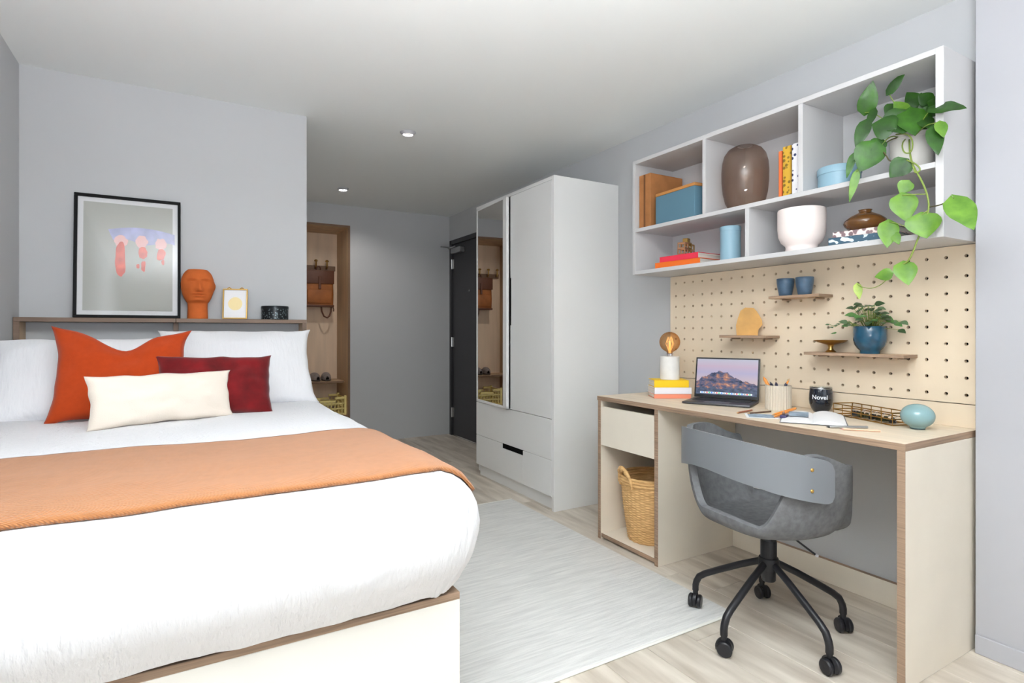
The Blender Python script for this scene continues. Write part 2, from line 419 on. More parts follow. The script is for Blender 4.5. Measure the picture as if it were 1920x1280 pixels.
# ------------------------------------------------------------------ pegboard with real holes
PB = 2.41
ys = [.918+.06232*i for i in range(23)]
zs = [1.367]+[1.296-.0609*i for i in range(8)]
hr = .0062
pbd = thing('pegboard', 'birch pegboard panel full of round holes above the desk', 'pegboard', (PB, .885, .838))
PY0, PY1, PZ0, PZ1 = .872, 2.331, .839, 1.406
yb = [PY0]+[(ys[i]+ys[i+1])/2 for i in range(22)]+[PY1]
zb = [PZ1]+[(zs[i]+zs[i+1])/2 for i in range(8)]+[PZ0]
pv = []; pf = []; NH = 12
for i in range(23):
    for j in range(9):
        a0, a1, b1, b0 = yb[i], yb[i+1], zb[j], zb[j+1]
        n = len(pv); cy, cz = ys[i], zs[j]
        corners = [(a1, b1), (a0, b1), (a0, b0), (a1, b0)]
        pv += [(0, q[0]-.885, q[1]-.838) for q in corners]
        for dx in (0, .018):
            pv += [(dx, cy+hr*cos(2*pi*(k+.5)/NH)-.885, cz+hr*sin(2*pi*(k+.5)/NH)-.838) for k in range(NH)]
        for s in range(4):
            r_ = [n+4+(1+3*s+q) % NH for q in range(4)]
            pf.append((n+s, n+(s+1) % 4, r_[3], r_[2], r_[1], r_[0]))
        for k in range(NH):
            pf.append((n+4+k, n+4+(k+1) % NH, n+4+NH+(k+1) % NH, n+4+NH+k))
mb = MB(); mb.add(pv, pf, 0)
# outer edges
mb.add([(0, PY0-.885, PZ0-.838), (0, PY1-.885, PZ0-.838), (0, PY1-.885, PZ1-.838), (0, PY0-.885, PZ1-.838),
        (.018, PY0-.885, PZ0-.838), (.018, PY1-.885, PZ0-.838), (.018, PY1-.885, PZ1-.838), (.018, PY0-.885, PZ1-.838)],
       [(0, 1, 5, 4), (1, 2, 6, 5), (2, 3, 7, 6), (3, 0, 4, 7)], 0)
mb.build('perforated_panel', M['pegface'], pbd, smooth=0)
MB().box(.020, .038, PY0-.885, PY1-.885, PZ0-.838, PZ1-.838, 0).build('hole_shade_sheet', M['slot'], pbd)  # near-black sheet added to paint the shade seen through the holes

def peg_shelf(y0, y1, zt, label):
    t = thing('peg_shelf', label, 'shelf', (PB, (y0+y1)/2, zt), group='small plywood pegboard shelves')
    h = (y1-y0)/2
    MB().box(-.105, -.001, -h, h, -.012, 0, .001, thin=2).build('shelf_board', [M['oakpanel'], M['edge']], t)
    for yy in (-h+.04, h-.04):
        MB().tube([(.010, yy, -.0158), (-.06, yy, -.0158)], .0036, 8).build('peg', M['edge'], t)
    return t
peg_shelf(1.395, 1.631, 1.256, 'small pegboard shelf holding two blue cups')
peg_shelf(1.645, 1.905, 1.077, 'small pegboard shelf holding the ochre block')
peg_shelf(1.072, 1.462, 1.009, 'longest pegboard shelf holding teal pot and brass dish')

# ------------------------------------------------------------------ wall shelf unit
UX, UY0, UY1, UZ0, UZ1, UT = 2.15, .881, 2.36, 1.408, 2.035, .020
SW = M['shelfwhite']
un = thing('wall_shelf_unit', 'white wall-hung shelf unit of five open cubbies above the pegboard', 'shelf', (UX, UY0, UZ0))
ul, uh, ud = UY1-UY0, UZ1-UZ0, XR-UX-.002
MB().box(0, ud, 0, UT+.004, 0, uh, .001).build('end_panel', SW, un)
MB().box(0, ud, ul-UT, ul, 0, uh, .001).build('end_panel', SW, un)
MB().box(0, ud, UT+.004, ul-UT, uh-UT, uh, .001).build('top_board', SW, un)
MB().box(0, ud, UT+.004, ul-UT, 0, UT, .001).build('bottom_board', SW, un)
ZM0, ZM1 = 1.641-UZ0, 1.660-UZ0
MB().box(.001, ud, UT+.004, ul-UT, ZM0, ZM1, .001).build('middle_board', SW, un)
MB().box(ud-.010, ud, UT, ul-UT, UT, uh-UT, 0).build('back_board', SW, un)
for yy in (1.866, 1.378): MB().box(.001, ud-.01, yy-UY0-.010, yy-UY0+.010, ZM1, uh-UT, .001).build('divider', SW, un)
MB().box(.001, ud-.01, 1.628-UY0-.010, 1.628-UY0+.010, UT, ZM0, .001).build('divider', SW, un)
ZS1, ZS0 = 1.6605, UZ0+UT+.0005        # standing heights on the middle and bottom boards

# ------------------------------------------------------------------ bed
BX1, BY0, BZ = .584, 1.255, .462
bd = thing('bed', 'double bed base with cream panels and brown plywood rim', 'bed', (-.03, 2.28, 0))
ox, oy = .03, -2.28
BP = [mat('cream_bed_panel', (226, 223, 216), .5, spec=.3), M['edge']]
MB().box(XL+.004+ox, BX1+ox, BY0+oy, BY0+.018+oy, 0, BZ-.018, .001).build('front_panel', BP[0], bd)
MB().box(BX1-.018+ox, BX1+ox, BY0+.018+oy, YH-.004+oy, 0, BZ-.018, .001).build('side_panel', BP[0], bd)
MB().box(XL+.004+ox, BX1+ox, BY0+oy, YH-.004+oy, BZ-.018, BZ, .001).build('rim_board', M['edge'], bd)
MB().box(XL+.02+ox, .54+ox, 1.31+oy, 3.30+oy, BZ, .665, .05, seg=4).build('mattress', mat('mattress', (235, 235, 236), .9), bd)

# duvet profile: offset outwards from a pivot line, and height
PX, PYV = .50, 1.335
prof = [(0, .757), (.03, .756), (.06, .751), (.09, .739), (.115, .720), (.135, .694), (.150, .660), (.158, .622), (.156, .585), (.146, .550), (.128, .518), (.112, .490), (.096, .468)]
pl = [0]
for i in range(1, len(prof)):
    pl.append(pl[-1]+math.hypot(prof[i][0]-prof[i-1][0], prof[i][1]-prof[i-1][1]))
PLEN = pl[-1]
def pe(t):
    t = max(0, min(PLEN, t))
    for i in range(1, len(pl)):
        if t <= pl[i]+1e-9:
            q = (t-pl[i-1])/(pl[i]-pl[i-1]); return (prof[i-1][0]*(1-q)+prof[i][0]*q, prof[i-1][1]*(1-q)+prof[i][1]*q)
def bed_top(a, b, lift=0.0):
    """a: distance across from the left wall; b: distance from the head towards the foot, both along the cloth"""
    xs = XL+.006+a; yv = 3.28-b
    da = max(0, xs-PX); db = max(0, PYV-yv)
    d_ = max(da, db)
    o, z = pe(d_)
    px_, py_ = min(xs, PX), max(yv, PYV)
    if d_ > 0:
        if da > 0 and db > 0:
            th = (db/da)*pi/4 if da >= db else pi/2-(da/db)*pi/4
            dx, dy = cos(th), -sin(th)
        elif da > 0: dx, dy = 1, 0
        else: dx, dy = 0, -1
    else: dx = dy = 0
    fz = d_/PLEN
    # soft undulation, wavy hem, slight sink towards the pillows
    n1 = noise.noise(Vector((xs*2.2, yv*2.0, 3.1)))*.010 + noise.noise(Vector((xs*7, yv*6, 9.7)))*.004
    rip = noise.noise(Vector((xs*26 if db >= da else yv*26, fz*3.0, 5.0)))*.004
    z2 = z + (n1*(1-fz)) - .012*max(0, (yv-2.6))
    o2 = o + (rip+n1*.7)*min(1, fz*2)
    if fz > .8: z2 += (fz-.8)/.2*(noise.noise(Vector((xs*9 if db >= da else yv*9, 1.7, 0)))*.007+.004)
    oo = o2+lift*min(1, fz*1.6)
    return (px_+dx*oo, py_+dy*oo, z2+lift*(1-min(1, max(0, fz-.35)*1.6)))
AX = PX-(XL+.006)+PLEN; BYL = 3.28-PYV+PLEN
dv = MB(); dv.grid(lambda u, v: bed_top(u*AX, v*BYL), 110, 150)
dvo = dv.build('duvet', M['duvet'], smooth=180)
tag(dvo, 'white crinkled duvet spread over the bed and bulging over its edge', 'duvet')
# peach throw across the foot of the bed
def throw(u, v, lift):
    a = u*(PX-(XL+.006)+.168)
    edge_f = 1.283-.010*u+.006*noise.noise(Vector((a*5, 0, 1)));  edge_b = 1.938+.012*noise.noise(Vector((a*3, 4, 1)))
    yv = edge_b+(edge_f-edge_b)*v
    p = bed_top(a, 3.28-yv, lift)
    return (p[0], p[1], p[2]+noise.noise(Vector((a*18, yv*18, 2)))*.0012)
tw = MB(); tw.grid(lambda u, v: throw(u, v, .011), 90, 40); nv0 = len(tw.v)
tw.grid(lambda u, v: throw(u, v, .003), 90, 40)
rim = []
nu, nvv = 90, 40
loop = [i for i in range(nu)]+[j*nu+nu-1 for j in range(1, nvv)]+[(nvv-1)*nu+i for i in range(nu-2, -1, -1)]+[j*nu for j in range(nvv-2, 0, -1)]
for i in range(len(loop)):
    a_, b_ = loop[i], loop[(i+1) % len(loop)]; rim.append((a_, b_, b_+nv0, a_+nv0))
tw.f += rim; tw.m += [0]*len(rim)
two = tw.build('throw_blanket', M['throw'], smooth=180)
tag(two, 'peach orange woven throw laid across the foot of the white bed', 'blanket')

def pillow(name, m, w, h, t, P, psi, lean, roll=0, pinch=.06, chop=0, seed=0, label='', group=None, ear=0.0, sq=.42, n=34):
    mb = MB()
    def surf(sgn):
        def fn(a, b):
            u = 2*a-1; v = 2*b-1
            u = sin(u*pi/2)*.35+u*.65; v = sin(v*pi/2)*.35+v*.65
            x_ = w/2*(u-pinch*u*(1-v*v)) ; y_ = h/2*(v-pinch*v*(1-u*u))
            cr = (abs(u)**6)*(abs(v)**6)
            x_ *= 1+ear*cr; y_ *= 1+ear*cr
            th_ = t/2*max(0, (1-u*u)*(1-v*v))**sq
            if v > -.4: y_ -= chop*exp(-(u/.42)**2)*((v+.4)/1.4)**2; 
            if chop: th_ *= 1-.35*exp(-(u/.25)**2)*max(0, v)
            nz_ = noise.noise(Vector((u*2.1+seed, v*2.1, sgn*3.3)))*.014+noise.noise(Vector((u*5+seed, v*3, sgn)))*.007
            edge_ = (1-u**8)*(1-v**8)
            yy = y_+noise.noise(Vector((u*3+seed, 7.7, 0)))*.006*(abs(v)**3)
            xx = x_+noise.noise(Vector((v*3+seed, 1.7, 0)))*.006*(abs(u)**3)
            return (xx, yy+h/2, sgn*(th_+nz_*edge_*min(1, t*8)+.0015))
        return fn
    mb.grid(surf(1), n, n); k0 = len(mb.v); mb.grid(surf(-1), n, n)
    loop = [i for i in range(n)]+[j*n+n-1 for j in range(1, n)]+[(n-1)*n+i for i in range(n-2, -1, -1)]+[j*n for j in range(n-2, 0, -1)]
    fs = [(loop[i], loop[(i+1) % len(loop)], loop[(i+1) % len(loop)]+k0, loop[i]+k0) for i in range(len(loop))]
    mb.f += fs; mb.m += [0]*len(fs)
    r = Vector((cos(psi), sin(psi), 0)); nf = Vector((sin(psi), -cos(psi), 0)); z = Vector((0, 0, 1))
    up = z*cos(lean)-nf*sin(lean); nn = nf*cos(lean)+z*sin(lean)
    mt = Matrix(((r.x, up.x, nn.x, P[0]), (r.y, up.y, nn.y, P[1]), (r.z, up.z, nn.z, P[2]), (0, 0, 0, 1)))
    mt = mt @ Matrix.Rotation(roll, 4, 'Z')
    o = mb.build(name, m, smooth=180, matrix=mt)
    return tag(o, label, 'pillow' if name == 'pillow' else 'cushion', group)
pillow('pillow', M['linen'], .66, .415, .17, (.240, 2.93, .745), 0, R(33), label='white pillow on the right side of the bed behind the burgundy cushion', group='white bed pillows', seed=1.3, ear=.05, pinch=.04)
pillow('pillow', M['linen'], .62, .395, .17, (-.335, 2.80, .745), R(4), R(38), label='white pillow against the left wall behind the rust cushion', group='white bed pillows', seed=6.3, ear=.05, pinch=.04)
pillow('cushion', M['rust'], .435, .362, .13, (-.214, 2.655, .755), R(2), R(20), roll=R(-2), label='rust orange square cushion with a dented pointed top', chop=.075, seed=3.1, ear=.09, pinch=.055)
pillow('cushion', M['velvet'], .425, .255, .11, (.118, 2.60, .755), R(2), R(22), roll=R(-1.5), label='burgundy velvet cushion in front of the right pillow', seed=8.2, ear=.03, pinch=.05)
pillow('cushion', M['cream'], .485, .186, .10, (-.055, 2.485, .755), R(20), R(10), label='cream lumbar cushion lying in front of all others', seed=4.4, ear=.02, pinch=.04)

# headboard ledge
hb = thing('headboard_ledge', 'brown laminate ledge running along the wall above the pillows', 'shelf', ((XL+.581)/2, YH, 1.160))
hl = (.581-XL)/2; W2 = M['walnut']; WO = [M['oakpanel'], M['walnut']]
MB().box(-hl+.002, .0, -.12, -.002, -.020, 0, .001).build('ledge_board', W2, hb)
MB().box(.0015, hl, -.12, -.002, -.020, 0, .001).build('ledge_board', W2, hb)
MB().box(-hl+.002, -hl+.024, -.12, -.002, -.44, -.020, .001, thin=0).build('end_panel', WO, hb)
MB().box(hl-.022, hl, -.12, -.002, -.44, -.020, .001, thin=0).build('end_panel', WO, hb)
MB().box(-.011, .011, -.06, -.002, -.44, -.020, .001).build('middle_bracket', W2, hb)

# framed abstract print leaning on the ledge
def frame_thing(label, w, h, bw, base, lean, mats_, mat_w, cat='picture', depth=.018, psi=0):
    t = thing('framed_print', label, cat, base)
    t.rotation_euler = (-lean, 0, psi)
    f = MB()
    f.box(-w/2, w/2, -depth, 0, 0, bw, .001).box(-w/2, w/2, -depth, 0, h-bw, h, .001).box(-w/2, -w/2+bw, -depth, 0, bw, h-bw, .001).box(w/2-bw, w/2, -depth, 0, bw, h-bw, .001)
    f.build('frame', mats_, t)
    MB().box(-w/2+bw*.5, w/2-bw*.5, -.004, -.0005, bw*.5, h-bw*.5, 0).build('backing', M['paper'], t)
    return t
def smooth_blob(cx, cz, rx, rz, n=40, wob=.06, seed=0, pw=2.0):
    pts = []
    for i in range(n):
        a = 2*pi*i/n; c_, s_ = cos(a), sin(a)
        k = (abs(c_)**pw+abs(s_)**pw)**(-1/pw)
        k *= 1+wob*noise.noise(Vector((c_*1.6+seed, s_*1.6, seed)))
        pts.append((cx+rx*k*c_, cz+rz*k*s_))
    return pts
FW, FH = .432, .592
ft = frame_thing('large black framed abstract print with orange drips under a lilac arc', FW, FH, .013, (-.229, 3.298, 1.161), R(4.4), M['black'], .03)
pr = MB().box(-FW/2+.035, FW/2-.035, -.0062, -.0045, .035, FH-.035, 0).build('print', mat('print_ground', (186, 187, 181), .8), ft)
M['lilac'] = mat('lilac_wash', (188, 190, 226), .8, var=.10, vscale=(20, 20, 20))
M['coral'] = mat('coral_paint', (226, 106, 92), .8, var=.12, vscale=(30, 30, 30))
M['pinkwash'] = mat('pink_wash', (238, 190, 188), .8)
arc = []
for i in range(25):
    q = i/24; arc.append((-.085+.275*q, .418+.028*sin(pi*(.12+q*.82))))
for i in range(25):
    q = 1-i/24; arc.append((-.065+.255*q, .378+.010*sin(9*q)-.012*q))
MB().prism(arc, .0006, T=Matrix.Translation((0, -.0072, 0))).build('lilac_arc', M['lilac'], pr)
def drip(x0, z0, z1, wd_, seed):
    MB().prism(smooth_blob(x0, (z0+z1)/2, wd_, (z1-z0)/2, 30, .25, seed, 3), .0006, T=Matrix.Translation((0, -.0080, 0))).build('drip', M['coral'], pr)
MB().prism(smooth_blob(-.035, .375, .028, .030, 24, .3, 2), .0006, T=Matrix.Translation((0, -.0076, 0))).prism(smooth_blob(.050, .375, .026, .030, 24, .3, 5), .0006, T=Matrix.Translation((0, -.0076, 0))).prism(smooth_blob(.130, .37, .024, .03, 24, .3, 8), .0006, T=Matrix.Translation((0, -.0076, 0))).build('pink_wash', M['pinkwash'], pr)
drip(-.035, .205, .362, .020, 1.0); drip(.055, .295, .352, .018, 2.0); drip(.058, .232, .282, .009, 3.3); drip(.036, .245, .265, .007, 4.1); drip(.132, .290, .345, .017, 5.5); drip(.140, .268, .295, .006, 6.2)
MB().box(-FW/2+.010, FW/2-.010, -.0125, -.0105, .010, FH-.010, 0).build('glass_pane', M['glass'], ft)

ft2 = frame_thing('small gold framed card with a pale yellow sun', .118, .158, .006, (.232, 3.262, 1.1605), R(7), M['brass'], .01, depth=.012, psi=R(-14))
MB().prism(smooth_blob(.0, .080, .034, .034, 30, .05), .0006, T=Matrix.Translation((0, -.0048, 0))).build('sun_print', mat('pale_sun', (240, 222, 170), .8), ft2)
MB().tube([(-.035, 0, .10), (-.035, .048, .003)], .003, 6).build('easel_leg', M['brass'], ft2)
MB().tube([(.035, 0, .10), (.035, .048, .003)], .003, 6).build('easel_leg', M['brass'], ft2)
MB().tube([(-.04, -.004, .158), (-.03, -.004, .166), (-.02, -.004, .158)], .003, 6).build('clip', M['brassdark'], ft2)
MB().tube([(.02, -.004, .158), (.03, -.004, .166), (.04, -.004, .158)], .003, 6).build('clip', M['brassdark'], ft2)

# terracotta head planter
def head(th, zz):
    """radius pieces for a head 0.25 tall; th=0 faces -Y"""
    z = zz
    pr_ = [(0, .050), (.02, .0495), (.055, .048), (.078, .049), (.090, .058), (.105, .066), (.125, .0735), (.150, .0785), (.175, .0800), (.200, .0775), (.222, .070), (.238, .059), (.248, .047)]
    for i in range(1, len(pr_)):
        if z <= pr_[i][0]:
            q = (z-pr_[i-1][0])/(pr_[i][0]-pr_[i-1][0]); r = pr_[i-1][1]*(1-q)+pr_[i][1]*q; break
    else: r = pr_[-1][1]
    g = lambda x, s: exp(-(x/s)**2)
    dp = 1.0+.10*max(0, min(1, (z-.07)/.02))
    x_ = r*sin(th); y_ = -r*cos(th)*dp
    fr_ = max(0, cos(th))
    xx = x_
    add = 0
    if z > .080:
        if z > .140: add += g(xx, .0085+.007*g(z-.146, .014))*(.026*max(0, min(1, (.200-z)/.054)))
        else: add += g(xx, .015)*.025*g(z-.140, .0055)
        add += .008*g(z-.200, .008)*g(abs(xx)-.030, .024)          # brow
        add -= .015*g(z-.184, .010)*g(abs(xx)-.031, .015)          # eye sockets
        add += .010*g(z-.181, .0055)*g(abs(xx)-.031, .011)         # closed lids
        add += .011*g(z-.124, .0042)*g(xx, .021)-.009*g(z-.1185, .0022)*g(xx, .022)+.011*g(z-.1125, .0048)*g(xx, .018)
        add += .013*g(z-.093, .008)*g(xx, .020)                    # chin
        add += .005*g(z-.150, .016)*g(abs(xx)-.046, .016)          # cheeks
    y_ -= add*(fr_**.5)
    if z > .12 and z < .21:                                          # ears
        e_ = g(abs(th)-pi/2*1.02, .12)*g(z-.165, .022)*.009
        x_ += e_*(1 if x_ > 0 else -1)
    return x_, y_
tp = thing('head_planter', 'terracotta head shaped planter beside the black framed print', 'planter', (.062, 3.285, 1.1605), R(4))
tp.scale = (.93, .93, 1)
hm = MB(); NZ, NT = 84, 96
hm.grid(lambda u, v: (*head(2*pi*u, .248*v), .248*v), NT, NZ, wrapu=True)
hm.lathe([(.047, .248), (.042, .246), (.040, .20), (0, .20)], 96, cap0=False)
hm.build('head', M['terra'], tp, smooth=60)

# dark patterned tin
tn = thing('candle_tin', 'short black and silver patterned tin at the ledge end', 'tin', (.428, 3.285, 1.1605))
def tin_mat():
    m = mat('embossed_black_tin', (34, 38, 40), .3, metal=.4)
    N = m.node_tree.nodes; L = m.node_tree.links
    tc = N.new('ShaderNodeTexCoord'); vo = N.new('ShaderNodeTexVoronoi'); vo.inputs['Scale'].default_value = 95
    L.new(tc.outputs['Object'], vo.inputs['Vector'])
    rp = N.new('ShaderNodeValToRGB'); rp.color_ramp.elements[0].position = .30; rp.color_ramp.elements[0].color = lin((104, 116, 120)); rp.color_ramp.elements[1].position = .42; rp.color_ramp.elements[1].color = lin((26, 30, 33))
    L.new(vo.outputs['Distance'], rp.inputs['Fac']); L.new(rp.outputs['Color'], N['Principled BSDF'].inputs['Base Color'])
    return m
MB().lathe([(.066, 0), (.068, .002), (.068, .058)], 40).build('tin_body', tin_mat(), tn)
MB().lathe([(.0695, .056), (.0695, .069), (.067, .072), (0, .072)], 40).build('lid', mat('tin_lid', (38, 42, 45), .3, metal=.6), tn)

# ------------------------------------------------------------------ rug
rg = thing('rug', 'pale grey flat woven rug between the bed and desk', 'rug', (1.22, 2.31, 0))
rx0, rx1, ry0, ry1 = .592-1.22, 1.845-1.22, 1.462-2.31, 3.16-2.31
MB().box(rx0, rx1, ry0, ry1, .0, .008, .003).build('weave', M['rug'], rg)
MB().box(rx0, rx1, ry0-.012, ry0, .0, .0085, .003).build('binding', M['rugedge'], rg)
MB().box(rx0, rx1, ry1, ry1+.012, .0, .0085, .003).build('binding', M['rugedge'], rg)

# ------------------------------------------------------------------ entry closet contents
def rounded_rect(w, h, r, n=6):
    pts = []
    for cx, cy, a0 in ((w/2-r, h/2-r, 0), (-w/2+r, h/2-r, 90), (-w/2+r, -h/2+r, 180), (w/2-r, -h/2+r, 270)):
        for k_ in range(n+1):
            a = R(a0+90*k_/n); pts.append((cx+r*cos(a), cy+r*sin(a)))
    return pts
leather = mat('tan_leather', (158, 94, 46), .55, var=.15, vscale=(10, 10, 10), spec=.35)
leather2 = mat('dark_brown_leather', (92, 52, 32), .5)
bp_ = thing('backpack', 'tan leather backpack hanging from the brass closet hooks', 'bag', (1.175, 5.885, 1.345))
def loft(secs, mi=0):
    """secs: list of (list of xy points, z) closed loops"""
    mb = MB(); n = len(secs[0][0]); vs = []; fs = []
    for pts, z in secs: vs += [(p[0], p[1], z) for p in pts]
    for i in range(len(secs)-1):
        for k_ in range(n):
            k2 = (k_+1) % n; fs.append((i*n+k_, i*n+k2, (i+1)*n+k2, (i+1)*n+k_))
    fs.append(tuple(reversed(range(n)))); fs.append(tuple(range((len(secs)-1)*n, len(secs)*n)))
    return mb.add(vs, fs, mi)
loft([(rounded_rect(.25, .05, .02), 0), (rounded_rect(.28, .095, .03), .012), (rounded_rect(.285, .10, .03), .12), (rounded_rect(.275, .09, .03), .28), (rounded_rect(.25, .07, .025), .345), (rounded_rect(.24, .05, .02), .352)]).build('body', leather, bp_)
loft([(rounded_rect(.225, .014, .006), .03), (rounded_rect(.235, .028, .008), .045), (rounded_rect(.235, .028, .008), .15), (rounded_rect(.225, .012, .005), .165)]).build('front_pocket', leather, bp_).location = (0, -.052, 0)
MB().box(-.142, .142, -.060, -.046, .225, .352, .006, seg=2).box(-.142, .142, -.060, .05, .345, .362, .006, seg=2).build('flap', leather2, bp_)
MB().box(-.012, .012, -.068, -.058, .17, .30, .003).build('buckle_strap', leather2, bp_)
MB().box(-.142, .142, -.056, .05, -.006, .014, .006, seg=2).build('base_trim', leather2, bp_)
MB().tube([(.02, -.03, .0), (.025, -.035, -.05), (.045, -.04, -.10), (.075, -.04, -.115), (.10, -.035, -.095), (.115, -.03, -.05), (.12, -.02, .01)], .008, 8).build('strap', leather2, bp_)
MB().tube([(.135, -.01, .01), (.148, -.01, -.03), (.146, -.01, -.05)], .006, 6).build('strap', leather2, bp_)
MB().tube([(-.02, .01, .36), (-.018, .0, .39), (.0, .0, .405), (.018, .0, .39), (.02, .01, .36)], .006, 8).build('grab_loop', leather2, bp_)

felt = mat('grey_brown_felt', (150, 140, 138), .95, var=.12, vscale=(40, 40, 40), bump=.4, bscale=(300, 300, 300))
solem = mat('dark_sole', (70, 62, 58), .8)
def slipper(loc, rz, label):
    t = thing('slipper', label, 'shoe', loc, rz, 'grey felt slippers')
    foot = []
    for i in range(28):
        a = 2*pi*i/28; y = -.13*cos(a); wd_ = .046 if y < 0 else .040
        foot.append((wd_*sin(a)*(1 if abs(y) < .1 else .95), y))
    loft([(foot, 0), ([(p[0]*1.04, p[1]*1.02) for p in foot], .006), ([(p[0]*1.02, p[1]*1.01) for p in foot], .016)]).build('sole', solem, t)
    def up(u, v):       # closed toe facing -Y, open towards the wall
        a = -pi/2+pi*u; yy = -.128+.26*v; wv = .045*sqrt(max(0.0, 1-((yy+.0)/.134)**2))*1.0+.002
        hh = .068*sqrt(max(0.02, 1-((yy+.02)/.125)**2)) if yy < .03 else .050-.1*(yy-.03)
        return (wv*sin(a), yy, .014+hh*cos(a)**.8 if cos(a) > 0 else .014)
    MB().grid(up, 18, 18).build('upper', felt, t, smooth=180)
    MB().lathe([(.0, 0), (.028, .0), (.030, .006), (0, .008)], 16, T=Matrix.Translation((0, .06, .040)) @ Matrix.Scale(1.6, 4, (0, 1, 0))).build('opening', solem, t)
    return t
slipper((1.122, 5.83, .6035), R(6), 'left grey felt slipper on the closet shelf')
slipper((1.235, 5.83, .6035), R(-5), 'right grey felt slipper on the closet shelf')
yel = mat('yellow_plastic', (232, 212, 140), .5)
ct = thing('folding_crate', 'pale yellow plastic crate with slatted sides at the closet bottom', 'crate', (1.20, 5.73, .2805))
cw_, cd_, ch_ = .165, .15, .175
for sx in (-1, 1):
    for sy in (-1, 1):
        MB().box(sx*cw_-.012, sx*cw_+.012, sy*cd_-.012, sy*cd_+.012, 0, ch_+.012, .003).build('corner_post', yel, ct)
MB().box(-cw_, cw_, -cd_, cd_, 0, .006, .001).build('bottom_panel', yel, ct)
for sy in (-1, 1):
    p = MB(); y_ = sy*cd_
    for z in (.004, .055, .105): p.box(-cw_, cw_, y_-.004, y_+.004, z, z+.014, .001)
    p.box(-cw_, -.07, y_-.006, y_+.006, ch_-.022, ch_, .002).box(.07, cw_, y_-.006, y_+.006, ch_-.022, ch_, .002).box(-.075, .075, y_-.006, y_+.006, ch_-.050, ch_-.032, .002)
    for i in range(9):
        xx = -cw_+.03+i*(2*cw_-.06)/8; p.box(xx-.004, xx+.004, y_-.004, y_+.004, .004, ch_-.034, .001)
    o_ = p.build('side_grille', yel, ct); o_['kind'] = 'stuff'
for sx in (-1, 1):
    p = MB(); x_ = sx*cw_
    for z in (.004, .055, .105, ch_-.020): p.box(x_-.004, x_+.004, -cd_, cd_, z, z+.014, .001)
    for i in range(7):
        yy = -cd_+.03+i*(2*cd_-.06)/6; p.box(x_-.004, x_+.004, yy-.004, yy+.004, .004, ch_-.02, .001)
    o_ = p.build('end_grille', yel, ct); o_['kind'] = 'stuff'

# ------------------------------------------------------------------ things on the wall shelf unit
kraft = mat('brown_kraft_board', (176, 120, 74), .75, var=.06, vscale=(20, 20, 20), spec=.2)
kraft2 = mat('tan_board', (190, 132, 76), .75, spec=.2)
slate = mat('slate_blue_board', (92, 126, 144), .7, spec=.25)
slate_d = mat('dark_blue_board', (64, 98, 124), .7, spec=.25)
t = thing('magazine_file', 'brown cardboard file box standing at the left end of the top shelf', 'box', (2.175, 2.292, ZS1))
MB().box(0, .245, -.043, .043, 0, .292, .002).build('box', kraft, t)
MB().box(-.002, .002, -.006, .006, .0, .290, 0).build('spine_groove', mat('groove_brown', (120, 78, 46), .8), t)
t = thing('storage_box', 'slate blue box with a tan lid edge on the top shelf', 'box', (2.165, 2.068, ZS1), R(-4))
MB().box(0, .245, -.142, .142, 0, .150, .002).build('box', slate, t)
MB().box(-.001, .245, -.143, .143, .1505, .166, .002).build('lid', kraft2, t)

def smoke_glass():
    m = bpy.data.materials.new('smoked_brown_glass'); m.use_nodes = True
    b = m.node_tree.nodes['Principled BSDF']
    b.inputs['Base Color'].default_value = lin((190, 168, 152)); b.inputs['Roughness'].default_value = .02
    b.inputs['Transmission Weight'].default_value = 0.0
    nt = m.node_tree; N = nt.nodes; L = nt.links
    o = [n for n in N if n.type == 'OUTPUT_MATERIAL'][0]
    tr = N.new('ShaderNodeBsdfTransparent'); lw = N.new('ShaderNodeLayerWeight'); lw.inputs['Blend'].default_value = .35
    rp = N.new('ShaderNodeValToRGB'); rp.color_ramp.elements[0].color = lin((232, 221, 213)); rp.color_ramp.elements[1].color = lin((178, 156, 142)); rp.color_ramp.elements[0].position = .1
    L.new(lw.outputs['Facing'], rp.inputs['Fac']); L.new(rp.outputs['Color'], tr.inputs[0])
    g = N.new('ShaderNodeBsdfGlossy'); g.inputs['Roughness'].default_value = .04
    mx = N.new('ShaderNodeMixShader'); L.new(schlick(N, L, .8), mx.inputs[0]); L.new(tr.outputs[0], mx.inputs[1]); L.new(g.outputs[0], mx.inputs[2]); L.new(mx.outputs[0], o.inputs[0])
    return m
smk = smoke_glass()
t = thing('glass_vase', 'large smoked brown glass vase in the second top cubby', 'vase', (2.262, 1.722, ZS1))
MB().lathe([(.0, .0), (.058, .0), (.072, .008), (.087, .035), (.098, .08), (.103, .13), (.104, .18), (.101, .22), (.092, .255), (.075, .280), (.052, .294), (.036, .298), (.033, .2985)], 56, cap0=False, cap1=False).build('vase_glass', smk, t, smooth=60)

